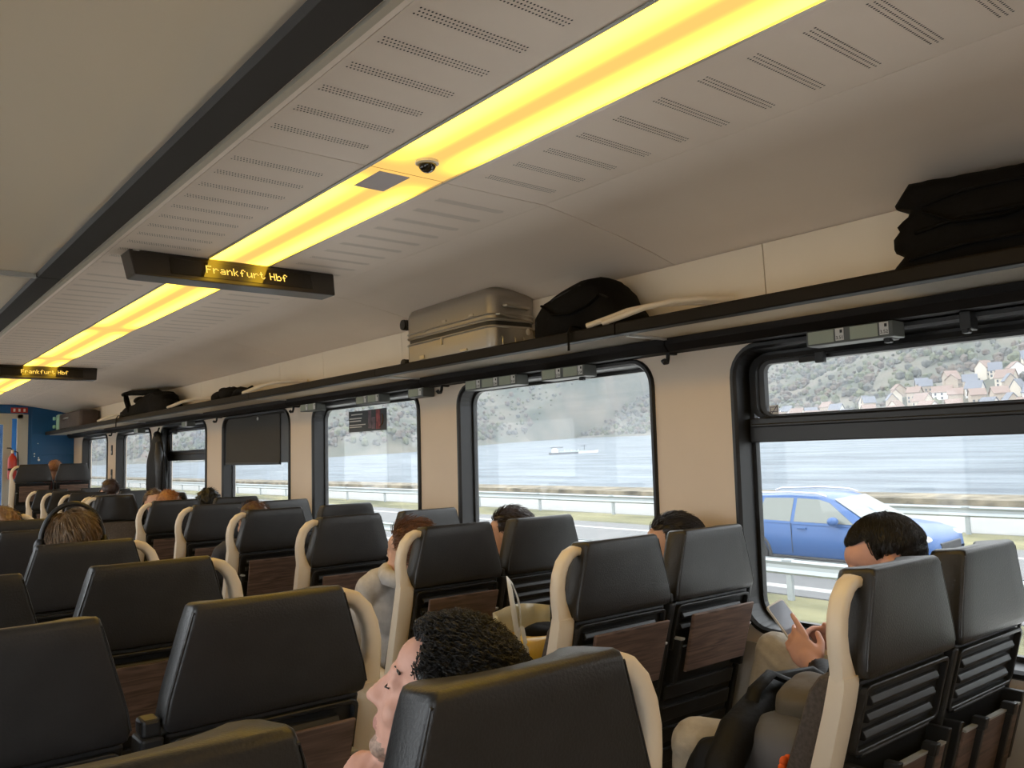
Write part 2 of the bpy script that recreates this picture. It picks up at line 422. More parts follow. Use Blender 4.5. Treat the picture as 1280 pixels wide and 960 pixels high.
# ------------------------------------------------------------------ luggage racks
RJ = [2.1 + 1.755 * n for n in range(-3, 7)]
RJ = [Y0] + [s for s in RJ if Y0 < s < Y1 - 0.2] + [Y1 - 0.05]
def rack_segment(a, b, side, label, grp):
    t = thing('luggage_rack', label, 'luggage rack', (0, (a + b) / 2, 0), 0, grp)
    h = (b - a) / 2 - 0.003
    def X(x): return x if side > 0 else 2 * CC - 0.01 - x
    zb = CAMZ + 0.424
    prof = [(2.190, zb + 0.004), (2.194, zb), (2.240, zb), (2.246, zb + 0.006), (2.246, zb + 0.016), (2.226, zb + 0.020), (2.226, zb + 0.040), (2.218, zb + 0.044), (2.196, zb + 0.044), (2.190, zb + 0.038)]
    G().loft([[(X(x), -h, z) for x, z in prof], [(X(x), h, z) for x, z in prof]]).build('front_rail', M_rail if side > 0 else M_beam, t)
    if side < 0:
        G().span((X(2.1895), -h, zb - 0.002), (X(2.180), h, zb + 0.004)).build('edge_trim', M_alu, t)
    xe = 2.505 if side > 0 else 2.665
    G().span((X(2.236), -h, zb + 0.006), (X(xe), h, zb + 0.014)).build('glass_shelf', M_rackglass, t)
    wx = 2.46 if side > 0 else 2.62
    prof = [(wx, zb + 0.004), (wx, zb - 0.020), (wx + 0.022, zb - 0.046), (wx + 0.10, zb - 0.046), (wx + 0.10, zb + 0.004)]
    G().loft([[(X(x), -h, z) for x, z in prof], [(X(x), h, z) for x, z in prof]]).build('wall_rail', M_rail, t)
    # bracket under the joint
    G().span((X(2.246), h - 0.012, zb - 0.004), (X(wx + 0.01), h + 0.002, zb + 0.005)).build('bracket', M_greytrim, t)
    return t
ORD = ['nearest', 'second nearest', 'third nearest', 'fourth nearest', 'fifth nearest', 'sixth nearest', 'seventh nearest', 'eighth nearest', 'ninth nearest', 'tenth nearest', 'eleventh nearest', 'twelfth nearest']
vis = 0
for i, (a, b) in enumerate(zip(RJ[:-1], RJ[1:])):
    if b < 0.2: continue
    lab = '%s length of black edged glass luggage rack above the river windows' % ORD[vis]
    rack_segment(a, b, 1, lab, 'luggage rack lengths above the river windows')
    lab2 = '%s length of overhead rack with grey beam on the left side' % ORD[vis]
    rack_segment(a, b, -1, lab2, 'luggage rack lengths on the left side')
    if b >= 0.2: vis += 1
# cream arched divider bars standing on the rack joints
for n, yj in enumerate([2.1, 5.61, 7.36, 9.9]):
    t = thing('rack_divider', ['cream arched divider bars on the rack beside the black bag', 'cream arched divider bars on the rack beyond the silver suitcase', 'low cream divider bars on the rack beside the black backpack', 'cream divider bars on the rack by the blue end wall'][n], 'divider', (0, yj, CAMZ + 0.44), 0, 'rack divider bars')
    for dy in (0.0, -0.085):
        path = [(2.215, 0.17 + dy, 0.041), (2.24, 0.10 + dy, 0.057), (2.28, 0.02 + dy, 0.082), (2.34, -0.07 + dy, 0.098), (2.41, -0.15 + dy, 0.100), (2.482, -0.23 + dy, 0.095)]
        G().tube(path, 0.011, 10).build('bar', M_cream, t, smooth=True)
# ------------------------------------------------------------------ ceiling light strip
def diffuser_mat():
    m = bpy.data.materials.new('lamp_diffuser'); m.use_nodes = True; nt = m.node_tree
    for n in list(nt.nodes): nt.nodes.remove(n)
    o = nt.nodes.new('ShaderNodeOutputMaterial'); e = nt.nodes.new('ShaderNodeEmission')
    tc = nt.nodes.new('ShaderNodeTexCoord'); sp = nt.nodes.new('ShaderNodeSeparateXYZ')
    nt.links.new(tc.outputs['Object'], sp.inputs[0])
    # two tubes behind the sheet: brightness by distance from each tube, fading at the tube ends
    ab = nt.nodes.new('ShaderNodeMath'); ab.operation = 'ABSOLUTE'; nt.links.new(sp.outputs['X'], ab.inputs[0])
    mr = nt.nodes.new('ShaderNodeMapRange'); mr.interpolation_type = 'SMOOTHSTEP'; mr.inputs['From Min'].default_value = 0.012; mr.inputs['From Max'].default_value = 0.105
    nt.links.new(ab.outputs[0], mr.inputs['Value'])
    ay = nt.nodes.new('ShaderNodeMath'); ay.operation = 'ABSOLUTE'; nt.links.new(sp.outputs['Y'], ay.inputs[0])
    my = nt.nodes.new('ShaderNodeMapRange'); my.interpolation_type = 'SMOOTHSTEP'; my.inputs['From Min'].default_value = 0.85; my.inputs['From Max'].default_value = 0.60
    nt.links.new(ay.outputs[0], my.inputs['Value'])
    mu = nt.nodes.new('ShaderNodeMath'); mu.operation = 'MULTIPLY'; nt.links.new(mr.outputs[0], mu.inputs[0]); nt.links.new(my.outputs[0], mu.inputs[1])
    r = nt.nodes.new('ShaderNodeValToRGB'); r.color_ramp.elements[0].color = (0.45, 0.265, 0.067, 1); r.color_ramp.elements[1].color = (4.0, 2.35, 0.15, 1)
    r.color_ramp.elements.new(0.5).color = (1.3, 0.8, 0.09, 1)
    nt.links.new(mu.outputs[0], r.inputs['Fac']); nt.links.new(r.outputs[0], e.inputs['Color']); e.inputs['Strength'].default_value = 1.0
    nt.links.new(e.outputs[0], o.inputs[0]); return m
M_diff = diffuser_mat()
LIGHTLAB = 0
for n in range(-2, 7):
    a, b = 2.07 + PITCHP * n, 2.07 + PITCHP * (n + 1)
    a = max(a, Y0 + 0.02); b = min(b, Y1 - 0.02)
    if b - a < 0.3: continue
    yc = (a + b) / 2
    lab = '%s yellow glowing ceiling light panel above the aisle' % (ORD[LIGHTLAB] if b > 0.6 else ('behind-camera' if n == -2 else 'overhead'))
    if b > 0.6: LIGHTLAB += 1
    t = thing('ceiling_light', lab, 'light', ((SX0 + SX1) / 2, yc, CZ), 0, 'ceiling light panels')
    hw, hl = (SX1 - SX0) / 2, (b - a) / 2 - 0.0015
    G().add([(-hw, -hl, 0.002), (-hw, hl, 0.002), (hw, hl, 0.002), (hw, -hl, 0.002)], [(0, 1, 2, 3)]).build('diffuser', M_diff, t)
    for s in (-1, 1):
        G().span((s * hw, -hl, -0.003), (s * (hw + 0.011), hl, 0.018)).build('edge_profile', M_alu if s > 0 else M_greytrim, t)
# camera dome and sensor plate between two light panels
t = thing('camera_dome', 'small dark security camera dome on the ceiling light strip', 'camera', (1.283, 1.945, CZ))
G().lathe([(0.034, 0.001), (0.034, -0.006), (0.027, -0.010), (0.0265, -0.006)], 24).build('collar', M_white, t, smooth=True)
M_dome = mat('smoked_dome', (0.01, 0.01, 0.01), 0.06, spec=0.8)
G().ell((0, 0, -0.008), (0.026, 0.026, 0.024), seg=20, rings=12).build('dome', M_dome, t, smooth=True)
M_sensor = mat('sensor_plate_grey', (0.55, 0.50, 0.52), 0.6)
G().span((-0.075, 0.14, -0.0015), (0.03, 0.30, 0.0)).build('cover_plate', M_sensor, t, bevel=0.002)

# ------------------------------------------------------------------ destination displays
FONT = {'F': ['11111', '10000', '10000', '11110', '10000', '10000', '10000'], 'r': ['00000', '00000', '10110', '11001', '10000', '10000', '10000'],
        'a': ['00000', '00000', '01110', '00001', '01111', '10001', '01111'], 'n': ['00000', '00000', '10110', '11001', '10001', '10001', '10001'],
        'k': ['10000', '10000', '10010', '10100', '11000', '10100', '10010'], 'f': ['00110', '01001', '01000', '11100', '01000', '01000', '01000'],
        'u': ['00000', '00000', '10001', '10001', '10001', '10011', '01101'], 't': ['01000', '01000', '11100', '01000', '01000', '01001', '00110'],
        'H': ['10001', '10001', '10001', '11111', '10001', '10001', '10001'], 'b': ['10000', '10000', '10110', '11001', '10001', '10001', '11110'], ' ': ['00000'] * 7}
LETTERS = {}
M_screen = mat('display_screen', (0.012, 0.010, 0.009), 0.08, spec=0.6)
M_house = mat('display_housing', (0.030, 0.026, 0.024), 0.35)
def display(y, label):
    t = thing('destination_display', label, 'display', (CC, y, CZ), 0, 'destination displays')
    # section in (y,z): wider at the top
    w1, w0 = 0.44, 0.425
    A = [(-0.025, 0.0), (-0.07, -0.108), (0.06, -0.108), (0.10, 0.0)]
    g = G()
    g.loft([[(-w1 if z > -0.05 else -w0, yy, z) for yy, z in A], [(w1 if z > -0.05 else w0, yy, z) for yy, z in A]])
    g.build('housing', M_house, t, bevel=0.006)
    # the front leans back: local frame on the front face
    ex = Vector((1, 0, 0)); ez = Vector((0, -0.025 + 0.07, 0.108)).normalized(); ey = ex.cross(ez) * -1
    nrm = Vector((0, -0.108, 0.045)).normalized()
    org = Vector((0, -0.0475, -0.054)) + nrm * 0.0005
    Mf = Matrix(((1, nrm.x, ez.x, org.x), (0, nrm.y, ez.y, org.y), (0, nrm.z, ez.z, org.z), (0, 0, 0, 1)))
    sc = G().span((-0.29, 0.0, -0.038), (0.32, 0.0015, 0.036)).build('screen', M_screen, t, M=Mf)
    x = -0.145; pz = 0.0052
    for ch in 'Frankfurt Hbf':
        if ch == ' ': x += 0.016; continue
        key = 'letter_' + ch
        if key not in LETTERS:
            # each lit dot overlaps the next a little, as on a worn dot matrix
            g = G()
            for r_, row in enumerate(FONT[ch]):
                for c_, v in enumerate(row):
                    if v == '1':
                        cx, cz = c_ * 0.0047, 0.0175 - r_ * pz
                        g.span((cx - 0.0020, 0.0018, cz - 0.0022), (cx + 0.0020, 0.0026, cz + 0.0022))
            LETTERS[key] = g.mesh('letter', M_led)
        o = bpy.data.objects.new('letter', LETTERS[key]); COL.objects.link(o); o.parent = sc; o.location = (x, 0, 0)
        x += 0.0285
    tag(sc, 'dark screen with amber dot lettering reading Frankfurt Hbf')
    for s in (-1, 1):
        G().span((s * 0.40 - 0.02, 0.0, -0.045), (s * 0.40 + 0.02, 0.03, 0.0)).build('mount', M_house, t)
    G().span((-0.425, -0.028, -0.006), (-0.40, -0.026, -0.001)).build('badge', M_white, t)
    return t
display(3.44, 'hanging dark destination display with amber lettering, the nearer one')
display(7.93, 'hanging dark destination display with amber lettering, farther and cut by the left edge')

# ------------------------------------------------------------------ seats
HB, HT = 0.965, 1.188          # headrest bottom and top
def lean(z): return max(0.0, (HB - z)) * 0.27
def headrest_rings():
    rings = []
    lv = [(HB, 0.190, 0.010), (HB + 0.006, 0.199, 0.003), (HB + 0.022, 0.204, 0.0), (HB + 0.06, 0.197, 0.0), (HB + 0.12, 0.180, 0.0), (HB + 0.18, 0.163, 0.0), (HT - 0.012, 0.1545, 0.0), (HT - 0.004, 0.152, 0.003), (HT, 0.147, 0.009)]
    for z, a, ins in lv:
        d = 0.096; e = 0.022; r = 0.010
        pts = []
        for k in range(7): pts.append((-a + r + (2 * a - 2 * r) * k / 6, ins))
        for k in range(1, 5): an = -math.pi / 2 + math.pi / 2 * k / 4; pts.append((a - r + r * math.cos(an), ins + r + r * math.sin(an)))
        pts.append((a - 0.002, d * 0.5)); pts.append((a - 0.006, d - 0.02 - ins * 0.5))
        pts.append((a - 0.016, d - 0.004 - ins)); pts.append((a - 0.034, d - ins)); pts.append((a - 0.055, d - 0.012 - ins))
        for k in range(1, 6):
            x = (a - 0.055) * (1 - 2 * k / 6.0); q = 1 - (x / (a - 0.055)) ** 2
            pts.append((x, d - 0.012 - ins - e * q))
        pts.append((-a + 0.055, d - 0.012 - ins)); pts.append((-a + 0.034, d - ins)); pts.append((-a + 0.016, d - 0.004 - ins))
        pts.append((-a + 0.006, d - 0.02 - ins * 0.5)); pts.append((-a + 0.002, d * 0.5))
        for k in range(0, 4): an = math.pi + math.pi / 2 * k / 4; pts.append((-a + r + r * math.cos(an), ins + r + r * math.sin(an)))
        up = []
        for x, y in pts:
            wz = 0.0
            if z > HT - 0.03: wz = -0.010 * max(0, y - 0.02) / 0.07 + 0.003 * max(0, (y - 0.045) / 0.05) * min(1.0, max(0, (abs(x) / a - 0.45) / 0.3))
            up.append((x, y, z + wz))
        rings.append(up)
    return rings
PARTM = {}
def part(key, fn, name, m, parent, smooth=False, bevel=0, seg=2):
    if key not in PARTM: PARTM[key] = fn().mesh(name, m, smooth)
    o = bpy.data.objects.new(name, PARTM[key]); COL.objects.link(o); o.parent = parent
    if bevel:
        b = o.modifiers.new('bevel', 'BEVEL'); b.width = bevel; b.segments = seg; b.limit_method = 'ANGLE'; b.angle_limit = math.radians(35)
    return o
def shear_box(x0, x1, z0, z1, y0, y1, taper=0.0):
    g = G()
    g.loft([[(x0 + taper, y0 + lean(z0), z0), (x1 - taper, y0 + lean(z0), z0), (x1 - taper, y1 + lean(z0), z0), (x0 + taper, y1 + lean(z0), z0)],
            [(x0, y0 + lean(z1), z1), (x1, y0 + lean(z1), z1), (x1, y1 + lean(z1), z1), (x0, y1 + lean(z1), z1)]])
    return g
def ring_frame(x0, x1, z0, z1, w, y0, y1):
    g = G()
    out = rrect(x0, x1, z0, z1, 0.018, 4); inn = rrect(x0 + w, x1 - w, z0 + w, z1 - w, 0.012, 4)
    def R(pts, y): return [(x, y + lean(z), z) for x, z in pts]
    g.loft([R(out, y1), R(out, y0 + 0.002), R(rrect(x0 + 0.002, x1 - 0.002, z0 + 0.002, z1 - 0.002, 0.017, 4), y0), R(rrect(x0 + w - .002, x1 - w + .002, z0 + w - .002, z1 - w + .002, 0.013, 4), y0), R(inn, y0 + 0.002), R(inn, y1)], True, False)
    return g
def handle_mesh(s):
    # hoop bulging into the aisle beside the headrest, then a broad column; s = -1 / +1 is the aisle side
    g = G()
    path = [(0.150, 1.158), (0.170, 1.162), (0.195, 1.152), (0.218, 1.128), (0.232, 1.095), (0.238, 1.06), (0.238, 1.025), (0.235, 0.995), (0.234, 0.965)]
    wid = [0.013, 0.015, 0.0165, 0.0175, 0.018, 0.0185, 0.020, 0.024, 0.031]
    cen = [0, 0, 0, 0, 0, 0, -0.002, -0.006, -0.012]
    rings = []
    P = [Vector((x, 0, z)) for x, z in path]
    for i, p in enumerate(P):
        t = (P[min(i + 1, len(P) - 1)] - P[max(i - 1, 0)]).normalized(); nn = Vector((t.z, 0, -t.x))
        c = p + Vector((cen[i], 0.045, 0))
        ring = []
        for k in range(10):
            a = 2 * math.pi * k / 10
            ca, sa = math.cos(a), math.sin(a)
            q = c + nn * (wid[i] * math.copysign(abs(ca) ** 0.6, ca)) + Vector((0, 1, 0)) * (0.020 * math.copysign(abs(sa) ** 0.6, sa))
            ring.append((s * q.x, q.y, q.z))
        rings.append(ring)
    g.loft(rings)
    # shoulder and column
    def sec(xi, xo, y, hy, z):
        out = []
        for k in range(10):
            a = 2 * math.pi * k / 10; ca, sa = math.cos(a), math.sin(a)
            out.append((s * ((xi + xo) / 2 + (xo - xi) / 2 * math.copysign(abs(ca) ** 0.5, ca)), y + hy * math.copysign(abs(sa) ** 0.5, sa), z))
        return out
    cols = [(0.188, 0.252, 0.045, 0.022, 0.975), (0.187, 0.254, 0.047, 0.024, 0.955), (0.187, 0.254, 0.060, 0.025, 0.90), (0.189, 0.252, 0.095, 0.027, 0.78), (0.190, 0.250, 0.140, 0.030, 0.62), (0.190, 0.246, 0.17, 0.032, 0.50), (0.192, 0.240, 0.19, 0.03, 0.42)]
    g.loft([sec(*c) for c in cols])
    return g
def make_seat(name, label, side, loc, rz=0, group=None, back='tray'):
    """side: -1 handle on local -x, +1 on +x, 0 none.  back: tray / ribs / clips"""
    t = thing(name, label, 'seat', loc, rz, group)
    h = part('headrest', lambda: G().loft(headrest_rings()), 'headrest', M_leather, t, smooth=True)
    def seam():
        zs = [HB + 0.022, HB + 0.06, HB + 0.12, HB + 0.18, HT - 0.016]; hw = [0.202, 0.195, 0.178, 0.161, 0.154]
        path = [(-w, 0.003, z) for w, z in zip(hw, zs)] + [(w, 0.003, z) for w, z in zip(reversed(hw), reversed(zs))]
        return G().tube(path, 0.0022, 6)
    part('seam', seam, 'seam_piping', M_leather, h, smooth=True)
    part('shell', lambda: shear_box(-0.197, 0.197, 0.30, HB - 0.002, 0.022, 0.062, 0.012), 'back_shell', M_black, t, bevel=0.008)
    nr = {'tray': 2, 'ribs': 4, 'clips': 4}[back]
    zlow = {'tray': 0.80, 'ribs': 0.79, 'clips': 0.80}[back]
    part('rim' + back, lambda: ring_frame(-0.19, 0.19, zlow, HB - 0.012, 0.010, 0.006, 0.024), 'rim', M_black, t)
    for k in range(nr):
        zc = HB - 0.050 - k * 0.038
        def rib(zc=zc):
            g = G(); y = lean(zc)
            g.prism([(-0.155, 0), (0.155, 0)], 0, 0) if False else None
            pr = [(0.024, 0.013), (0.012, 0.008), (0.006, -0.004), (0.010, -0.011), (0.024, -0.013)]
            g.loft([[(-0.155, yy + y, zc + dz) for yy, dz in pr], [(0.150, yy + y, zc + dz) for yy, dz in pr]]); return g
        part('rib%d' % k, rib, 'rib', M_black, t, bevel=0.002)
    if back == 'tray':
        tr = part('tray', lambda: shear_box(-0.155, 0.165, 0.735, 0.925, -0.035, -0.022, 0.006), 'tray_table', M_wood, t, bevel=0.004)
        for s in (-1, 1):
            part('trayarm%d' % s, lambda s=s: shear_box(s * 0.176 - 0.008, s * 0.176 + 0.008, 0.70, 0.845, -0.020, 0.024), 'tray_arm', M_black, t, bevel=0.003)
            part('arm_tip%d' % s, lambda s=s: shear_box(s * 0.176 - 0.009, s * 0.176 + 0.009, 0.842, 0.850, -0.024, 0.022), 'arm_cap', M_greytrim, t, bevel=0.002)
    if back == 'clips':
        part('tray2', lambda: shear_box(-0.17, 0.17, 0.57, 0.755, -0.032, -0.020, 0.0), 'tray_table', M_wood, t, bevel=0.004)
        part('tray2edge', lambda: shear_box(-0.165, 0.165, 0.754, 0.760, -0.034, -0.020, 0.0), 'tray_edge', M_greytrim, t)
        for x in (-0.09, 0.085):
            part('clip%.2f' % x, lambda x=x: shear_box(x - 0.008, x + 0.008, 0.60, 0.772, -0.046, -0.028), 'clip', M_black, t, bevel=0.003)
            part('clipcap%.2f' % x, lambda x=x: shear_box(x - 0.011, x + 0.011, 0.748, 0.778, -0.05, -0.016), 'clip_head', M_black, t, bevel=0.003)
        for s in (-1, 1):
            part('trayarm2%d' % s, lambda s=s: shear_box(s * 0.186 - 0.009, s * 0.186 + 0.009, 0.60, 0.785, -0.03, 0.024), 'tray_arm', M_black, t, bevel=0.003)
    for k in range(4):
        zc = 0.66 - k * 0.075
        part('lowrib%d' % k, lambda zc=zc: shear_box(-0.18, 0.18, zc - 0.026, zc + 0.026, 0.010, 0.026), 'lower_slat', M_black, t, bevel=0.005)
    def rest():
        g = G(); rings = []
        for z, a, dd in ((0.44, 0.185, 0.07), (0.50, 0.198, 0.10), (0.62, 0.20, 0.115), (0.78, 0.20, 0.10), (0.92, 0.198, 0.085), (0.955, 0.19, 0.07)):
            y = 0.055 + lean(z)
            rings.append([(-a, y, z), (-a, y + dd * 0.9, z), (-a + 0.04, y + dd, z), (0, y + dd - 0.03, z), (a - 0.04, y + dd, z), (a, y + dd * 0.9, z), (a, y, z)])
        return g.loft(rings)
    part('rest', rest, 'backrest', M_fabric, t, smooth=True, bevel=0.006)
    part('cushion', lambda: G().span((-0.20, 0.20, 0.39), (0.20, 0.68, 0.475)), 'seat_cushion', M_fabric, t, bevel=0.03, seg=3)
    part('base', lambda: G().span((-0.17, 0.22, 0.33), (0.17, 0.62, 0.40)), 'seat_pan', M_black, t, bevel=0.01)
    part('foot', lambda: G().span((-0.06, 0.30, 0.0), (0.06, 0.52, 0.335)), 'pedestal', M_black, t, bevel=0.012)
    if side:
        hd = part('handle%d' % side, lambda: handle_mesh(side), 'grab_handle', M_cream, t, smooth=True)
        part('arm%d' % side, lambda: G().tube([(side * 0.222, 0.165, 0.62), (side * 0.222, 0.30, 0.635), (side * 0.222, 0.46, 0.63), (side * 0.222, 0.485, 0.625)], [0.02, 0.024, 0.024, 0.012], 12), 'armrest', M_cream if side > 0 else M_cream, t, smooth=True)
    else:
        pass
    return t
def link_post(t, x):
    part('post%.2f' % x, lambda: G().add(*_post(x)), 'link_post', M_black, t, bevel=0.006)
def _post(x):
    w = 0.012 if x < 0 else 0.020
    g = shear_box(x - w, x + w, 0.30, 0.965, 0.004, 0.07); g2 = shear_box(x - w + 0.003, x + w - 0.003, 0.965, 0.995, 0.012, 0.06)
    n = len(g.v); return g.v + g2.v, g.f + [tuple(i + n for i in f) for f in g2.f]

RX_A, RX_W = 1.853, 2.290
LX_A, LX_W = 0.668, 0.207
ROWS_R = [0.905 + 0.862 * k for k in range(7)]
ROWS_L = [0.790 + 0.790 * k for k in range(7)]
ROWN = ['front', 'second', 'third', 'fourth', 'fifth', 'sixth', 'seventh', 'eighth', 'ninth', 'tenth', 'eleventh']
for k, y in enumerate(ROWS_R):
    bk = 'clips' if k == 0 else 'tray'
    a = make_seat('train_seat', '%s black leather seat beside the aisle in the river side block, counted from the camera' % ROWN[k].capitalize(), -1, (RX_A, y, 0), 0, 'river side aisle seats', bk)
    w = make_seat('train_seat', '%s black leather window seat in the river side block, counted from the camera' % ROWN[k].capitalize(), 0, (RX_W, y, 0), 0, 'river side window seats', 'ribs' if k == 2 else bk)
    link_post(w, -0.2185); 
    part('winpost', lambda: shear_box(0.203, 0.222, 0.40, 1.01, 0.01, 0.06), 'outer_post', M_black, w, bevel=0.006)
# seats facing the camera, and the rows beyond them
a = make_seat('train_seat', 'black aisle seat turned to face the camera beyond the river side rows', 1, (RX_A, 7.80, 0), math.pi, 'facing seats')
w = make_seat('train_seat', 'black window seat turned to face the camera beyond the river side rows', 0, (RX_W, 7.80, 0), math.pi, 'facing seats')
for k, y in enumerate([7.87, 8.72, 9.58, 10.44]):
    make_seat('train_seat', '%s far aisle seat with cream handle behind the facing seats' % ROWN[k].capitalize(), -1, (RX_A, y, 0), 0, 'far aisle seats')
    make_seat('train_seat', '%s far window seat behind the facing seats' % ROWN[k].capitalize(), 0, (RX_W, y, 0), 0, 'far window seats')
a = make_seat('train_seat', 'aisle seat raised on the platform before the blue end wall, river side', -1, (RX_A, 11.62, 0.285), 0, 'raised seats')
w = make_seat('train_seat', 'window seat raised on the platform before the blue end wall, river side', 0, (RX_W, 11.62, 0.285), 0, 'raised seats'); link_post(w, -0.2185)
make_seat('train_seat', 'aisle seat raised on the platform left of the aisle, before the end wall', 1, (LX_A, 11.62, 0.285), 0, 'raised seats')
for k, y in enumerate(ROWS_L):
    a = make_seat('train_seat', '%s black leather aisle seat in the left block, counted from the camera' % ROWN[k].capitalize(), 1, (LX_A, y, 0), 0, 'left block aisle seats')
    w = make_seat('train_seat', '%s black leather window seat in the left block, counted from the camera' % ROWN[k].capitalize(), 0, (LX_W, y, 0), 0, 'left block window seats')
    link_post(w, 0.240)

# ------------------------------------------------------------------ blue end wall
YE = Y1
ew = struct(G().span((XL - 0.1, YE, 0), (0.62, YE + 0.06, CZ + 0.05)).span((1.93, YE, 0), (XW + 0.1, YE + 0.06, CZ + 0.05)).span((0.62, YE, 2.16), (1.93, YE + 0.06, CZ + 0.05)).build('wall_front', M_blue))
for z0, z1 in ((0.29, 1.34), (1.345, 1.60), (1.605, 1.90), (1.905, CZ - 0.02)):
    G().span((2.03, YE - 0.012, z0), (2.555, YE, z1 - 0.004)).build('panel', M_blue, ew, bevel=0.003)
for x, z, r in ((2.07, 1.62, 0.010), (2.07, 1.585, 0.008), (2.12, 1.565, 0.008), (2.125, 1.535, 0.015), (2.11, 1.76, 0.006)):
    G().lathe([(r, 0), (r, 0.006), (r * 0.7, 0.009)], 14).build('lock_plate', M_white, ew, M=Matrix.Translation((x, YE - 0.012, z)) @ Matrix.Rotation(math.pi / 2, 4, 'X'))
dr = struct(G().span((0.62, YE - 0.01, 0.29), (0.68, YE + 0.05, 2.16)).span((1.86, YE - 0.01, 0.29), (1.99, YE + 0.05, 2.16)).span((0.62, YE - 0.01, 2.10), (1.93, YE + 0.05, 2.17)).build('door_1', M_greytrim, bevel=0.005))
G().span((0.68, YE + 0.01, 0.29), (1.80, YE + 0.045, 0.36)).span((1.70, YE + 0.01, 0.36), (1.80, YE + 0.045, 2.1)).span((0.68, YE + 0.01, 0.36), (0.74, YE + 0.045, 2.1)).span((0.74, YE + 0.01, 2.02), (1.70, YE + 0.045, 2.1)).build('door_leaf', M_greytrim, dr)
G().span((0.74, YE + 0.025, 0.36), (1.70, YE + 0.03, 2.02)).build('pane', M_glass, dr)
# vestibule seen through the door
struct(G().span((0.3, YE + 1.6, 0), (XW + 0.1, YE + 1.66, CZ + 0.1)).build('wall_vestibule', M_blue))
struct(G().span((0.3, YE + 0.06, 0.2), (XW + 0.1, YE + 1.6, 0.285)).build('floor', M_floor))
struct(G().span((0.3, YE + 0.06, CZ + 0.05), (XW + 0.1, YE + 1.6, CZ + 0.1)).build('ceiling', M_ceil))
M_red = mat('red_paint', (0.42, 0.03, 0.02), 0.35)
t = thing('fire_extinguisher', 'red fire extinguisher hanging by the doorway in the blue end wall', 'fire extinguisher', (1.80, YE - 0.09, 1.28))
G().lathe([(0.045, 0.0), (0.055, 0.02), (0.055, 0.26), (0.045, 0.30), (0.02, 0.33), (0.02, 0.35)], 20).build('cylinder', M_red, t, smooth=True)
G().lathe([(0.016, 0.35), (0.018, 0.39), (0.012, 0.40)], 12).build('valve', M_alu, t, smooth=True)
G().tube([(0, 0.0, 0.39), (-0.03, -0.02, 0.42), (-0.07, -0.03, 0.42)], 0.008, 8).build('lever', M_black, t, smooth=True)
G().tube([(0.02, 0, 0.38), (0.06, 0, 0.36), (0.068, 0, 0.25), (0.066, 0, 0.08)], 0.008, 8).build('hose', M_black, t, smooth=True)
G().span((-0.056, -0.02, 0.12), (0.056, -0.054, 0.15)).build('strap', M_black, t)
G().span((-0.03, 0.055, 0.05), (0.03, 0.088, 0.3)).build('wall_bracket', M_black, t)
t = thing('exit_pictogram', 'small red sign with white marks above the doorway in the blue wall', 'sign', (1.88, YE - 0.012, CZ - 0.075))
G().span((-0.10, 0, -0.035), (0.10, 0.008, 0.035)).build('plate', M_red, t)
for dx in (-0.06, 0.0, 0.06):
    G().span((dx - 0.012, -0.002, -0.02), (dx + 0.012, 0, 0.02)).build('mark', M_white, t)

# ------------------------------------------------------------------ seat number displays, hooks, stickers on the river side
M_disp = mat('grey_sign_case', (0.10, 0.105, 0.095), 0.4)
M_lcd = mat('lcd_green', (0.36, 0.39, 0.30), 0.25)
M_tile = mat('number_tile', (0.62, 0.60, 0.56), 0.5)
M_ink = mat('ink', (0.02, 0.02, 0.02), 0.6)
XM = Matrix(((0, 0, -1, 0), (-1, 0, 0, 0), (0, 1, 0, 0), (0, 0, 0, 1)))     # text plane facing the aisle (-X), reading along -Y
def seat_sign(y, n, label, nums, w=0.125):
    t = thing('seat_number_display', label, 'seat number sign', (2.475, y, CAMZ + 0.352), 0, 'seat number displays under the rack')
    L = w * n
    G().span((0, -L, -0.026), (0.075, 0, 0.024)).build('case', M_disp, t, bevel=0.003)
    for k in range(n):
        y1 = -k * w - 0.008
        G().span((-0.0015, y1 - w * 0.62, -0.020), (0.001, y1, 0.020)).build('screen', M_lcd, t)
        tl = G().span((-0.002, y1 - w * 0.62 - 0.034, -0.018), (0.001, y1 - w * 0.62 - 0.006, 0.021)).build('number_tile', M_tile, t)
        yc = y1 - w * 0.62 - 0.020
        if nums:
            text_mesh(nums[k], 0.015, M_ink, 'number', tl, Matrix.Translation((-0.0022, yc, -0.009)) @ XM)
        G().span((-0.0026, yc - 0.010, 0.006), (-0.002, yc - 0.002, 0.016)).build('pictogram', M_ink, tl)
seat_sign(1.505, 2, 'grey seat number display with two screens over the window above the phone user', ['3.51', '3.52'], 0.146)
seat_sign(3.44, 3, 'grey seat number display with three screens at the far end of the ship window', ['3.55', '3.56', '3.57'], 0.139)
seat_sign(2.845, 2, 'grey seat number display with two screens at the near end of the ship window', ['3.53', '3.54'], 0.142)
seat_sign(4.60, 2, 'grey seat number display with two screens above the dark poster', None, 0.145)
seat_sign(3.99, 1, 'grey single seat number display on the pillar left of the ship window', None, 0.155)
seat_sign(5.40, 2, 'grey seat number display with two screens on the pillar left of the poster window', None, 0.12)
seat_sign(7.98, 1, 'grey single seat number display above the far opening window', None, 0.16)
seat_sign(9.6, 1, 'grey single seat number display above the window with the hanging coat', None, 0.16)
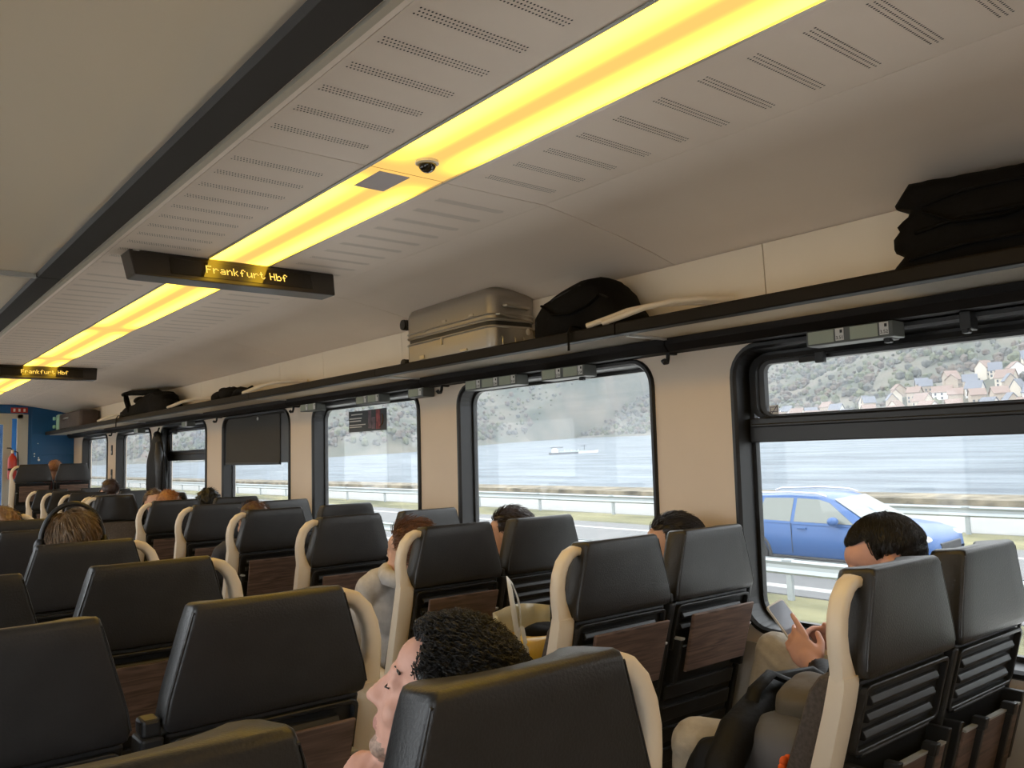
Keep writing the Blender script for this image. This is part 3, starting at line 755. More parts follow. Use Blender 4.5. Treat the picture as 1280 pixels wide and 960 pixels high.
for n, y in enumerate((2.13, 3.71, 5.60, 7.16, 10.72)):
    t = thing('coat_hook', 'black coat hook on the pillar under the rack, %s' % ['right of the ship window', 'left of the ship window', 'left of the poster window', 'left of the blind window', 'farthest one near the blue wall'][n], 'hook', (XW, y, CAMZ + 0.375), 0, 'coat hooks')
    G().span((-0.05, -0.010, -0.004), (-0.0, 0.010, 0.004)).build('arm', M_black, t, bevel=0.002)
    G().tube([(-0.044, 0, 0.002), (-0.046, 0, -0.02), (-0.052, 0, -0.035), (-0.066, 0, -0.036), (-0.074, 0, -0.026)], [0.008, 0.008, 0.009, 0.010, 0.011], 8).build('hook_end', M_black, t, smooth=True)
for n, y in enumerate((1.25, 1.02, 2.62)):
    t = thing('rail_clip', 'small black bracket under the wall rail, %s' % ['left of two over the phone user window', 'right of two over the phone user window', 'over the ship window'][n], 'bracket', (2.53, y, CAMZ + 0.352))
    G().span((-0.02, -0.016, -0.03), (0.03, 0.016, 0.025)).build('clip_body', M_black, t, bevel=0.004)
    G().span((-0.024, -0.01, -0.04), (0.0, 0.01, -0.026)).build('clip_foot', M_black, t, bevel=0.003)
# poster on the window glass
M_poster = mat('poster_dark', (0.012, 0.018, 0.02), 0.4)
M_pink = mat('poster_red', (0.16, 0.02, 0.03), 0.5, var=0.5, scale=25, col2=(0.28, 0.05, 0.05))
M_mauve = mat('poster_mauve', (0.13, 0.08, 0.10), 0.5, var=0.5, scale=30)
M_tan = mat('poster_tan', (0.30, 0.16, 0.08), 0.5)
t = thing('poster', 'dark poster with red figure hanging on the window glass', 'poster', (2.625, 4.73, CAMZ + 0.236))
G().span((0, -0.245, -0.068), (0.003, 0.245, 0.068)).build('sheet', M_poster, t)
for y0, y1, z, hgt in ((0.21, 0.06, 0.046, 0.007), (0.235, 0.07, 0.020, 0.008), (0.235, 0.08, 0.003, 0.008), (0.235, 0.02, -0.022, 0.006), (0.235, 0.07, -0.036, 0.006)):
    G().span((-0.001, y1, z - hgt / 2), (0, y0, z + hgt / 2)).build('text_line', M_tile, t)
G().span((-0.001, -0.055, -0.05), (0, -0.015, 0.062)).build('picture', M_mauve, t)
G().span((-0.001, -0.17, -0.058), (0, -0.115, 0.064)).build('picture', M_pink, t)
G().span((-0.001, -0.105, -0.055), (0, -0.06, 0.02)).build('picture', M_mauve, t)
G().tube([(-0.001, -0.195, 0.035), (-0.001, -0.205, 0.0), (-0.001, -0.195, -0.03), (-0.001, -0.155, -0.045)], 0.005, 6, flat=(1, 0.3)).build('picture', M_tan, t)
t = thing('window_sticker', 'small square no-bottles sticker in the corner of the upper pane', 'sticker', (2.628, 1.742, CAMZ + 0.134))
G().span((0, -0.019, -0.017), (0.0012, 0.019, 0.017)).build('label_sheet', mat('sticker_white', (0.6, 0.6, 0.62), 0.5), t)
for a_, b_ in (((0.014, -0.006), (-0.014, -0.006)), ((0.014, 0.010), (-0.014, 0.010)), ((0.014, -0.010), (0.014, 0.010)), ((-0.014, -0.010), (-0.014, 0.010)), ((0.012, -0.016), (-0.016, 0.017))):
    G().tube([(-0.0006, a_[0], a_[1]), (-0.0006, b_[0], b_[1])], 0.0012, 4).build('mark', mat('ink_blue', (0.03, 0.03, 0.09), 0.6), t)
# small vents on the far pillar
for n, z in enumerate((CAMZ + 0.17, CAMZ - 0.12)):
    t = thing('wall_socket_panel', ['upper small black panel on the far cream pillar', 'lower small black panel on the far cream pillar'][n], 'socket', (XW, 10.88, z))
    G().span((-0.008, -0.03, -0.06), (0, 0.03, 0.06)).build('plate', M_black, t, bevel=0.003)
    G().span((-0.010, -0.018, -0.04), (-0.008, 0.018, -0.01)).build('insert', M_greytrim, t)

# ------------------------------------------------------------------ outside: road, river, hills
def ext_obj(g, name, m, smooth=False, parent=None, M=None, bevel=0):
    o = g.build(name, m, parent, smooth=smooth, bevel=bevel)
    o.matrix_world = EXT if M is None else EXT @ M
    return o
GZ = -3.1
M_grass = mat('verge_grass', (0.12, 0.125, 0.055), 0.9, var=0.4, scale=1.2, col2=(0.19, 0.175, 0.09), stretch=(1, 0.25, 1))
M_road = mat('asphalt', (0.165, 0.165, 0.163), 0.85, var=0.06, scale=2)
M_path = mat('pale_path', (0.28, 0.28, 0.265), 0.9, var=0.06, scale=1)
M_line = mat('road_paint', (0.42, 0.42, 0.40), 0.8)
M_bank = mat('bank_stone', (0.13, 0.115, 0.08), 0.95, var=0.45, scale=1.5, col2=(0.20, 0.17, 0.12))
M_steel = mat('galvanised_steel', (0.36, 0.39, 0.40), 0.45, metal=0.5)
struct(ext_obj(G().span((11.2, -60, GZ - 0.4), (12.9, 700, GZ - 0.02)), 'ground_verge', M_grass))
M_bounce_ballast = mat('bounce_ballast', (0.56, 0.545, 0.51), 0.95, var=0.15, scale=6)  # unseen trackside ground, made this pale to bounce daylight onto the ceiling
struct(ext_obj(G().span((-60, -60, GZ - 0.4), (11.2, 700, GZ - 0.02)), 'ground_bounce_ballast', M_bounce_ballast))
struct(ext_obj(G().span((12.9, -60, GZ - 0.4), (19.5, 700, GZ)), 'road', M_road))
struct(ext_obj(G().span((19.5, -60, GZ - 0.4), (21.6, 700, GZ - 0.01)), 'ground_strip', M_grass))
struct(ext_obj(G().span((21.6, -60, GZ - 0.4), (26.6, 700, GZ)), 'path', M_path))
struct(ext_obj(G().loft([[(26.6, -60, GZ - 0.4), (26.6, -60, GZ + 0.28), (28.2, -60, GZ + 0.30), (42, -60, -12.5)], [(26.6, 700, GZ - 0.4), (26.6, 700, GZ + 0.28), (28.2, 700, GZ + 0.30), (42, 700, -12.5)]]), 'river_bank', M_bank))
for k, (x0, x1) in enumerate(((13.35, 13.62), (18.3, 18.5))):
    o = ext_obj(G().span((x0, -60, GZ), (x1, 700, GZ + 0.006)), 'road_marking', M_line)
    tag(o, ['solid white road edge line nearer the train', 'solid white road edge line on the river side of the road'][k], 'road line')
def guardrail(x, y0, y1, step, label):
    t = thing('guardrail', label, 'guardrail', M=EXT @ Matrix.Translation((x, (y0 + y1) / 2, GZ)))
    h = (y1 - y0) / 2
    pr = [(-0.05, 0.42), (-0.09, 0.46), (-0.05, 0.52), (-0.05, 0.58), (-0.09, 0.64), (-0.05, 0.68), (-0.035, 0.68), (-0.07, 0.64), (-0.035, 0.58), (-0.035, 0.52), (-0.07, 0.46), (-0.035, 0.42)]
    G().loft([[(a, -h, b) for a, b in pr], [(a, h, b) for a, b in pr]]).build('beam', M_steel, t)
    G().loft([[(-a, -h, b) for a, b in reversed(pr)], [(-a, h, b) for a, b in reversed(pr)]]).build('beam', M_steel, t)
    pm = G().span((-0.035, -0.05, -0.2), (0.035, 0.05, 0.62)).mesh('post', M_steel); cm = G().span((-0.09, -0.09, 0.655), (0.09, 0.09, 0.675)).mesh('spacer', M_steel)
    y = -h + 1.0
    while y < h:
        if len([1]) and (y + (y0 + y1) / 2) < 170:
            o = bpy.data.objects.new('post', pm); COL.objects.link(o); o.parent = t; o.location = (0, y, 0)
            o2 = bpy.data.objects.new('spacer', cm); COL.objects.link(o2); o2.parent = o
        y += step
    return t
guardrail(12.6, -20.72, 300, 4.0, 'steel guardrail with double beam between the train and the blue car')
gr2 = guardrail(21.4, -20, 300, 4.0, 'steel guardrail along the river side of the road')

# far shore traced from the windows, then hills raised behind it
WL = -7.0
shore_px = [(690, 549), (820, 544), (950, 545), (1100, 543), (1280, 541)]
S1 = [ext_at(*p, WL) for p in shore_px]
main = [(S1[0].x + 40, S1[0].y + 110)] + [(p.x, p.y) for p in S1] + [(190, 10), (170, -80), (160, -260)]
left = [(p.x, p.y) for p in [ext_at(*q, WL) for q in [(645, 553), (590, 558), (520, 565), (406, 572), (300, 576)]]] + [(168, 620), (150, 800), (140, 1300)]
def seg_dist(px, py, poly):
    best = np.full(px.shape, 1e9)
    for (x0, y0), (x1, y1) in zip(poly[:-1], poly[1:]):
        dx, dy = x1 - x0, y1 - y0; L = dx * dx + dy * dy
        tt = np.clip(((px - x0) * dx + (py - y0) * dy) / L, 0, 1)
        best = np.minimum(best, np.hypot(px - x0 - tt * dx, py - y0 - tt * dy))
    return best
def inside(px, py, poly):
    c = np.zeros(px.shape, bool); n = len(poly)
    for i in range(n):
        x0, y0 = poly[i]; x1, y1 = poly[(i + 1) % n]
        cond = ((y0 > py) != (y1 > py)) & (px < (x1 - x0) * (py - y0) / ((y1 - y0) if y1 != y0 else 1e-9) + x0)
        c ^= cond
    return c
land_main = main + [(1500, -260), (1500, 1500), (650, 1500)]
land_left = left + [(900, 1500), (900, 560)]
def land_height(X_, Y_):
    X_ = np.asarray(X_, float); Y_ = np.asarray(Y_, float)
    dm = seg_dist(X_, Y_, main) * np.where(inside(X_, Y_, land_main), 1, -1)
    dl = seg_dist(X_, Y_, left) * np.where(inside(X_, Y_, land_left), 1, -1)
    wob = np.sin(X_ * 0.021 + 1.3) * np.cos(Y_ * 0.017) * 0.5 + np.sin(X_ * 0.05 + Y_ * 0.043) * 0.28
    def prof(d, st, sl): return np.where(d < 0, np.maximum(d * 0.1, -3.0), np.minimum(d * 0.15, 2.2) + np.maximum(0, d - st) * sl * (1 + 0.25 * wob))
    h1 = np.minimum(prof(dm, 14, 0.36), 190 + 12 * wob); h2 = np.minimum(prof(dl, 6, 0.62), 75 + 10 * wob + 0.1 * dl)
    return WL + np.maximum(h1, h2), dm, dl
xs = np.arange(120, 1010, 8.0); ys = np.arange(-240, 1290, 9.0)
GX, GY = np.meshgrid(xs, ys, indexing='ij'); HZ, DM, DL = land_height(GX, GY)
HZ = HZ + np.where(np.maximum(DM, DL) > 20, (np.random.RandomState(3).rand(*HZ.shape) - 0.5) * 2.5, 0)
nx, ny = len(xs), len(ys)
KF = 12.0 / 7.0       # the river lies 12 m below the window: the traced shore scales with it
vs = (np.stack([GX, GY, HZ], -1) * KF).reshape(-1, 3).tolist()
fs = [(i * ny + j, (i + 1) * ny + j, (i + 1) * ny + j + 1, i * ny + j + 1) for i in range(nx - 1) for j in range(ny - 1) if max(HZ[i, j], HZ[i + 1, j], HZ[i, j + 1], HZ[i + 1, j + 1]) > WL - 0.6]
M_hill = mat('hillside', (0.075, 0.09, 0.062), 0.95, var=0.25, scale=0.02, col2=(0.13, 0.115, 0.088))
struct(ext_obj(G().add(vs, fs), 'hillside', M_hill, smooth='soft'))
def water_mat():
    m = bpy.data.materials.new('river_water'); m.use_nodes = True; nt = m.node_tree; b = nt.nodes['Principled BSDF']
    b.inputs['Roughness'].default_value = 0.6; b.inputs['Specular IOR Level'].default_value = 0.2; b.inputs['IOR'].default_value = 1.33
    tc2 = nt.nodes.new('ShaderNodeTexCoord'); mp2 = nt.nodes.new('ShaderNodeMapping'); mp2.inputs['Scale'].default_value = (0.10, 0.018, 1); mp2.inputs['Rotation'].default_value = (0, 0, -0.35)
    n2 = nt.nodes.new('ShaderNodeTexNoise'); n2.inputs['Scale'].default_value = 1.0; n2.inputs['Detail'].default_value = 6; n2.inputs['Roughness'].default_value = 0.65
    r2 = nt.nodes.new('ShaderNodeValToRGB'); r2.color_ramp.elements[0].position = 0.35; r2.color_ramp.elements[1].position = 0.65
    r2.color_ramp.elements[0].color = (0.09, 0.11, 0.13, 1); r2.color_ramp.elements[1].color = (0.21, 0.245, 0.275, 1)
    nt.links.new(tc2.outputs['Object'], mp2.inputs[0]); nt.links.new(mp2.outputs[0], n2.inputs['Vector']); nt.links.new(n2.outputs['Fac'], r2.inputs['Fac']); nt.links.new(r2.outputs[0], b.inputs['Base Color'])
    tc = nt.nodes.new('ShaderNodeTexCoord'); mp = nt.nodes.new('ShaderNodeMapping'); mp.inputs['Scale'].default_value = (0.45, 0.14, 1)
    mp.inputs['Rotation'].default_value = (0, 0, -0.4)
    n = nt.nodes.new('ShaderNodeTexNoise'); n.inputs['Scale'].default_value = 1.0; n.inputs['Detail'].default_value = 5
    bp = nt.nodes.new('ShaderNodeBump'); bp.inputs['Strength'].default_value = 0.75; bp.inputs['Distance'].default_value = 0.5
    nt.links.new(tc.outputs['Object'], mp.inputs[0]); nt.links.new(mp.outputs[0], n.inputs['Vector']); nt.links.new(n.outputs['Fac'], bp.inputs['Height']); nt.links.new(bp.outputs[0], b.inputs['Normal'])
    return m
struct(ext_obj(G().add([(38, -400, WL * KF), (2200, -400, WL * KF), (2200, 2600, WL * KF), (38, 2600, WL * KF)], [(0, 1, 2, 3)]), 'river', water_mat()))
# where the houses of the hillside town stand
rh = np.random.RandomState(5); placed = []; tries = 0
while len(placed) < 150 and tries < 9000:
    tries += 1
    u = rh.rand(); 
    # along the near part of the far shore, denser towards the right of the view
    yy = 20 + 215 * u; base = np.interp(yy, [p[1] for p in reversed(main)], [p[0] for p in reversed(main)])
    top = 25 + 60 * max(0, 1 - abs(yy - 60) / 120); xx = base + 7 + rh.rand() * top
    if yy > 150 and rh.rand() < 0.6: continue
    if any(math.hypot(xx - a, yy - b) < 7.6 for a, b, _ in placed): continue
    wp = EXT @ (Vector((xx, yy, float(land_height(np.array([xx]), np.array([yy]))[0][0]))) * KF) - Vector((0, 0, CAMZ))
    if not (935 < 640 + FPX * wp.dot(R3) / wp.dot(F3) < 1300): continue
    placed.append((xx, yy, rh.randint(6)))
# trees on the hills: too many to count
rs = np.random.RandomState(11)
cand = np.stack([rs.uniform(150, 960, 90000), rs.uniform(-40, 1150, 90000)], 1)
hz, dm, dl = land_height(cand[:, 0], cand[:, 1]); keep = (np.maximum(dm, dl) > 9) & (np.maximum(dm, dl) < 520) & ((rs.rand(90000) < 0.55) | (np.maximum(dm, dl) < 24))
for (hx, hy, _) in placed: keep &= np.hypot(cand[:, 0] - hx, cand[:, 1] - hy) > 5.2
ico = bmesh.new(); bmesh.ops.create_icosphere(ico, subdivisions=1, radius=1.0); iv = np.array([v.co[:] for v in ico.verts]); ifa = [[v.index for v in f.verts] for f in ico.faces]; ico.free()
for matn, colr, sel in (('tree_grey', ((0.08, 0.085, 0.075), (0.12, 0.115, 0.10)), 0), ('tree_olive', ((0.085, 0.10, 0.06), (0.13, 0.135, 0.075)), 1), ('tree_brown', ((0.11, 0.085, 0.07), (0.14, 0.115, 0.09)), 2)):
    idx = np.where(keep)[0]; idx = idx[(idx % 7 if True else 0) % 3 == sel] if sel != 0 else idx[np.isin(idx % 7, (0, 3, 6))]
    idx = idx[:9000]
    V = []; Fc = []
    for n_, i in enumerate(idx):
        r_ = 1.5 + 2.6 * rs.rand() ** 2; c = np.array([cand[i, 0] * KF, cand[i, 1] * KF, hz[i] * KF + r_ * 0.6])
        V.append(c + iv * np.array([r_, r_, r_ * (0.8 + 0.5 * rs.rand())]) * (0.85 + 0.3 * rs.rand(len(iv), 1)))
        b0 = n_ * len(iv); Fc += [tuple(q + b0 for q in f) for f in ifa]
    o = ext_obj(G().add(np.concatenate(V).tolist(), Fc), 'hillside_trees', mat(matn, colr[0], 0.95, var=0.2, scale=0.2, col2=colr[1]))
    tag(o, ['bare grey trees covering the far hillside', 'olive green trees and shrubs scattered over the far hillside', 'brown leafless shrubs scattered over the far hillside'][sel], 'trees', kind='stuff')

# hillside town
M_hw = [mat('render_white', (0.72, 0.71, 0.69), 0.9), mat('render_cream', (0.62, 0.56, 0.47), 0.9), mat('render_tan', (0.42, 0.35, 0.28), 0.9)]
M_rf = [mat('slate_roof', (0.16, 0.17, 0.20), 0.7), mat('brown_roof', (0.25, 0.18, 0.15), 0.8)]
M_pane = mat('dark_house_window', (0.06, 0.07, 0.09), 0.3)
hm = []
for v in range(6):
    w, l, hgt, rh = [(6.4, 8, 5, 3.6), (7, 9, 5.6, 4), (5.6, 7, 6.4, 3.4), (7.5, 10, 5, 3.2), (5.2, 6.4, 5, 4), (7, 7, 7, 3)][v]
    body = G().add([(-w / 2, -l / 2, -4), (w / 2, -l / 2, -4), (w / 2, l / 2, -4), (-w / 2, l / 2, -4), (-w / 2, -l / 2, hgt), (w / 2, -l / 2, hgt), (w / 2, l / 2, hgt), (-w / 2, l / 2, hgt), (0, -l / 2, hgt + rh), (0, l / 2, hgt + rh)],
                   [(0, 3, 2, 1), (1, 2, 6, 5), (3, 0, 4, 7), (0, 1, 5, 8, 4), (2, 3, 7, 9, 6), (4, 8, 9, 7), (5, 6, 9, 8)]).mesh('walls', M_hw[v % 3])
    e = 0.5; k = rh / (w / 2)
    roof = G()
    for s in (-1, 1):
        roof.loft([[(0, -l / 2 - e, hgt + rh + 0.1), (s * (w / 2 + e), -l / 2 - e, hgt - e * k + 0.1), (s * (w / 2 + e), -l / 2 - e, hgt - e * k + 0.4), (0, -l / 2 - e, hgt + rh + 0.45)],
                   [(0, l / 2 + e, hgt + rh + 0.1), (s * (w / 2 + e), l / 2 + e, hgt - e * k + 0.1), (s * (w / 2 + e), l / 2 + e, hgt - e * k + 0.4), (0, l / 2 + e, hgt + rh + 0.45)]])
    wm = G()
    for zz in (0.9, 3.1):
        for q in range(3):
            yy = -l / 2 + l * (q + 0.5) / 3
            wm.span((-w / 2 - 0.05, yy - 0.5, zz), (-w / 2, yy + 0.5, zz + 1.4))
        for q in range(2):
            xx = -w / 2 + w * (q + 0.5) / 2
            wm.span((xx - 0.5, -l / 2 - 0.05, zz), (xx + 0.5, -l / 2, zz + 1.4))
    hm.append((body, roof.mesh('roof', M_rf[v % 2]), wm.mesh('windows', M_pane)))
COLN = ['white', 'cream', 'tan']; RFN = ['slate', 'brown']
NTH = ['first', 'second', 'third', 'fourth', 'fifth', 'sixth', 'seventh', 'eighth', 'ninth', 'tenth', 'eleventh', 'twelfth', 'thirteenth', 'fourteenth', 'fifteenth', 'sixteenth', 'seventeenth', 'eighteenth', 'nineteenth', 'twentieth']
placed.sort(key=lambda p: -p[1] / p[0]); seen = {}
for (xx, yy, v) in placed:
    hh = float(land_height(np.array([xx]), np.array([yy]))[0][0])
    kk = (v % 3, v % 2); seen[kk] = seen.get(kk, -1) + 1
    t = thing('house', '%s gabled house with %s roof across the river, %s of its kind from the left' % (COLN[v % 3], RFN[v % 2], NTH[seen[kk] % 20]), 'house', group='%s town houses with %s roofs across the river' % (COLN[v % 3], RFN[v % 2]),
              M=EXT @ Matrix.Translation((xx * KF, yy * KF, hh * KF)) @ Matrix.Rotation(rs.uniform(-0.5, 0.9) + (math.pi / 2 if rs.rand() < 0.4 else 0), 4, 'Z'))
    for nm, me in zip(('walls', 'roof', 'windows'), hm[v]):
        o = bpy.data.objects.new(nm, me); COL.objects.link(o); o.parent = t
        if nm == 'windows': o['kind'] = 'stuff'
# tanker barge on the river
bp_ = ext_at(717, 567, WL * KF)
bpos = Vector((bp_.x, bp_.y, WL * KF)); L = 60 * (bp_.length / FPX) * 1.02
t = thing('barge', 'low cargo barge under way on the river', 'barge', M=EXT @ Matrix.Translation(bpos) @ Matrix.Rotation(math.radians(-39 - 4), 4, 'Z'))
# local x along the hull, bow towards +x
M_hull = mat('barge_hull', (0.12, 0.13, 0.15), 0.6); M_deckc = mat('barge_deck', (0.42, 0.48, 0.46), 0.7); M_bw = mat('barge_white', (0.75, 0.76, 0.76), 0.6)
hl = L / 2; w = L * 0.07
sec = lambda x, f, z0, z1: [(x, -w * f, z0), (x, w * f, z0), (x, w * f * 1.05, z1), (x, -w * f * 1.05, z1)]
G().loft([sec(-hl, 0.7, -0.3, L * 0.05), sec(-hl * 0.9, 1, -0.3, L * 0.042), sec(hl * 0.2, 1, -0.3, L * 0.032)]).build('aft_hull', M_hull, t)
G().loft([sec(hl * 0.2, 1, -0.3, L * 0.030), sec(hl * 0.8, 1, -0.3, L * 0.036), sec(hl, 0.25, -0.1, L * 0.05)]).build('fore_hull', M_bw, t)
G().span((-hl * 0.6, -w * 0.7, L * 0.03), (hl * 0.55, w * 0.7, L * 0.055)).build('deck', M_deckc, t)
G().span((-hl * 0.88, -w * 0.8, L * 0.04), (-hl * 0.62, w * 0.8, L * 0.10)).build('cabin', M_bw, t)
G().span((-hl * 0.92, -w * 0.9, L * 0.135), (-hl * 0.40, w * 0.9, L * 0.15)).build('wheelhouse_roof', M_hull, t)
G().span((-hl * 0.86, -w * 0.7, L * 0.10), (-hl * 0.66, w * 0.7, L * 0.135)).build('wheelhouse', M_bw, t)
G().tube([(hl * 0.45, 0, L * 0.03), (hl * 0.45, 0, L * 0.17)], L * 0.006, 6).build('mast', M_hull, t)
G().tube([(hl * 0.30, 0, L * 0.14), (hl * 0.55, 0, L * 0.15)], L * 0.004, 6).build('boom', M_hull, t)
for q in range(7):
    xq = -hl * 0.5 + q * hl * 0.14
    G().tube([(xq, -w * 0.3, L * 0.05), (xq, -w * 0.3, L * 0.075)], L * 0.008, 6).build('hatch', M_bw if q % 2 else M_deckc, t)

# ------------------------------------------------------------------ blue estate car
M_carp = mat('blue_car_paint', (0.028, 0.09, 0.25), 0.35, spec=0.4, coat=0.15)
M_cglass = mat('car_glass', (0.16, 0.175, 0.155), 0.08, spec=0.7)
M_tyre = mat('tyre', (0.03, 0.03, 0.03), 0.8); M_rim = mat('alloy_rim', (0.6, 0.6, 0.62), 0.3, metal=0.8)
M_lamp = mat('headlamp', (0.75, 0.78, 0.8), 0.12, spec=0.8); M_ctrim = mat('car_black_trim', (0.03, 0.03, 0.032), 0.5)
car = thing('car', 'blue estate car with roof rails driving on the road beside the train', 'car', M=EXT @ Matrix.Translation((15.85, 9.25, GZ)) @ Matrix.Rotation(-math.pi / 2, 4, 'Z'))
# local x forward, near flank at -y; stations along the car: (x, z_sill, z_belt)
def car_body():
    g = G(); rings = []
    st = [(-2.27, 0.55, 0.80, 0.70), (-2.20, 0.38, 0.96, 0.82), (-2.0, 0.30, 1.02, 0.87), (-1.5, 0.27, 1.00, 0.895), (-0.6, 0.26, 0.975, 0.90), (0.3, 0.26, 0.955, 0.90), (0.9, 0.27, 0.95, 0.895), (1.3, 0.28, 0.93, 0.885), (1.7, 0.30, 0.885, 0.86), (2.05, 0.33, 0.81, 0.78), (2.20, 0.38, 0.72, 0.66), (2.26, 0.45, 0.60, 0.55)]
    for x, z0, z1, hw in st:
        rings.append([(x, -hw * 0.92, z0), (x, -hw * 0.99, z0 + 0.10), (x, -hw, (z0 + z1) / 2), (x, -hw * 0.985, z1 - 0.09), (x, -hw * 0.93, z1), (x, -hw * 0.5, z1 + 0.02), (x, 0, z1 + 0.025),
                      (x, hw * 0.5, z1 + 0.02), (x, hw * 0.93, z1), (x, hw * 0.985, z1 - 0.09), (x, hw, (z0 + z1) / 2), (x, hw * 0.99, z0 + 0.10), (x, hw * 0.92, z0)])
    return g.loft(rings)
body = car_body().build('body', M_carp, car, smooth=True)
def cabin():
    rings = []
    # (x, z base, z top, half width base, half width top)
    for x, z0, z1, b0, b1 in ((-2.16, 0.95, 0.98, 0.80, 0.78), (-2.0, 0.95, 1.18, 0.84, 0.72), (-1.80, 0.95, 1.40, 0.86, 0.64), (-1.55, 0.95, 1.465, 0.87, 0.63), (-0.6, 0.94, 1.50, 0.875, 0.64), (0.1, 0.93, 1.475, 0.875, 0.63), (0.35, 0.93, 1.42, 0.875, 0.64), (0.75, 0.93, 1.20, 0.87, 0.72), (1.18, 0.92, 0.955, 0.85, 0.80)):
        rings.append([(x, -b0, z0), (x, -b1, z1 - 0.03), (x, -b1 * 0.9, z1), (x, 0, z1 + 0.015), (x, b1 * 0.9, z1), (x, b1, z1 - 0.03), (x, b0, z0)])
    return G().loft(rings)
cab = cabin().build('cabin', M_carp, car, smooth=True)
def flank(x, z):  # y of the near cabin side at height z
    return -(0.872 - (z - 0.94) / 0.53 * 0.235) - 0.006
def side_window(name, poly, m, s=1):
    g = G(); a = [(x, s * flank(x, z), z) for x, z in poly]; b = [(x, s * (flank(x, z) + 0.02), z) for x, z in poly]
    g.loft([a, b]); return g.build(name, m, car)
for s in (1, -1):
    side_window('front_window', [(-0.42, 0.985), (0.86, 0.975), (0.30, 1.36), (0.06, 1.42), (-0.42, 1.44)], M_cglass, s)
    side_window('rear_door_window', [(-1.30, 1.0), (-0.50, 0.985), (-0.50, 1.44), (-1.18, 1.43)], M_cglass, s)
    side_window('quarter_window', [(-1.86, 1.03), (-1.38, 1.0), (-1.26, 1.425), (-1.62, 1.40)], M_cglass, s)
    side_window('door_seam', [(-0.47, 0.40), (-0.455, 0.40), (-0.455, 0.97), (-0.47, 0.97)], M_ctrim, s) if False else None
    G().span((-0.468, s * -0.9065, 0.36), (-0.458, s * -0.895, 0.96)).build('door_seam', M_ctrim, car)
    for xh in (-1.22, -0.22):
        G().span((xh - 0.10, s * -0.925, 0.845), (xh + 0.10, s * -0.895, 0.885)).build('door_handle', M_carp, car, bevel=0.01)
    G().tube([(-1.75, s * 0.60, 1.47), (-1.6, s * 0.61, 1.52), (-0.6, s * 0.62, 1.555), (0.0, s * 0.61, 1.53), (0.2, s * 0.60, 1.48)], 0.018, 8).build('roof_rail', M_rim, car, smooth=True)
    mr = G().ell((0.52, s * -1.0, 1.04), (0.10, 0.13, 0.085), seg=14, rings=8).build('door_mirror', M_carp, car, smooth=True)
    for xw in (-1.36, 1.30):
        Mw = Matrix.Translation((xw, s * -0.80, 0.33)) @ Matrix.Rotation(math.pi / 2 * s, 4, 'X')
        tw = G().lathe([(0.20, -0.10), (0.32, -0.10), (0.335, -0.07), (0.335, 0.07), (0.32, 0.11), (0.22, 0.12), (0.20, 0.10)], 28).build('wheel', M_tyre, car, smooth=True, M=Mw)
        G().lathe([(0.225, 0.09), (0.225, 0.115), (0.20, 0.10), (0.05, 0.085), (0.045, 0.12)], 28).build('hub', M_ctrim, tw)
        for q in range(5):
            a = 2 * math.pi * q / 5
            G().tube([(0.03 * math.cos(a), 0.03 * math.sin(a), 0.112), (0.21 * math.cos(a), 0.21 * math.sin(a), 0.112)], [0.03, 0.022], 6, flat=(1, 0.5)).build('spoke', M_rim, tw)
        # arch
        arc = [(xw + 0.375 * math.cos(a), s * -0.885, 0.33 + 0.375 * math.sin(a)) for a in np.linspace(-0.1, math.pi + 0.1, 16)]
        G().tube(arc, 0.035, 8, flat=(1, 1)).build('wheel_arch', M_ctrim, car, smooth=True)
    G().ell((2.02, s * -0.60, 0.735), (0.19, 0.15, 0.075), rot=Matrix.Rotation(s * -0.35, 3, 'Z'), seg=14, rings=8).build('headlamp', M_lamp, car, smooth=True)
G().loft([[(1.165, -0.74, 0.975), (1.165, 0.74, 0.975), (1.155, 0.74, 0.985), (1.155, -0.74, 0.985)], [(0.37, -0.60, 1.425), (0.37, 0.60, 1.425), (0.36, 0.60, 1.435), (0.36, -0.60, 1.435)]]).build('windscreen', M_cglass, car)
G().span((-2.2, -0.88, 0.24), (2.1, 0.88, 0.30)).build('sill', M_ctrim, car, bevel=0.02)
G().span((2.10, -0.4, 0.50), (2.275, 0.4, 0.66)).build('grille', M_ctrim, car, bevel=0.02)

# ------------------------------------------------------------------ luggage on the racks
ZR = CAMZ + 0.4385             # top of the glass shelf
M_wheel = mat('wheel_rubber', (0.02, 0.018, 0.016), 0.6)
def rbox_rings(x0, x1, y0, y1, zs, r):
    rings = []
    for z, ins in zs:
        rings.append([(x, y, z) for x, y in rrect(x0 + ins, x1 - ins, y0 + ins, y1 - ins, r, 6)])
    return rings
sc = thing('suitcase', 'silver ribbed hard shell suitcase lying on the rack', 'suitcase', (2.250, 2.915, ZR + 0.001), math.radians(-3))
# local: x 0..0.26 to the wall, y 0..0.70 away from the camera, z 0..0.27
SW, SL, SH = 0.262, 0.80, 0.322
G().loft(rbox_rings(0, SW, 0, SL, [(0.0, 0.035), (0.010, 0.014), (0.03, 0.003), (0.05, 0.0), (0.142, 0.0)], 0.05)).build('lower_shell', M_silver, sc, smooth=True)
G().loft(rbox_rings(0, SW, 0, SL, [(0.162, 0.0), (SH - 0.05, 0.0), (SH - 0.03, 0.003), (SH - 0.010, 0.014), (SH, 0.035)], 0.05)).build('upper_shell', M_silver, sc, smooth=True)
G().loft(rbox_rings(0, SW, 0, SL, [(0.142, 0.006), (0.162, 0.006)], 0.047)).build('zip_band', M_black, sc)
for z in (0.134, 0.170, 0.192):
    rg = rrect(-0.003, SW + 0.003, -0.003, SL + 0.003, 0.052, 6)
    G().tube([(x, y, z) for x, y in rg] + [(rg[0][0], rg[0][1], z)], 0.0045, 6).build('shell_rib', M_silver2, sc, smooth=True)
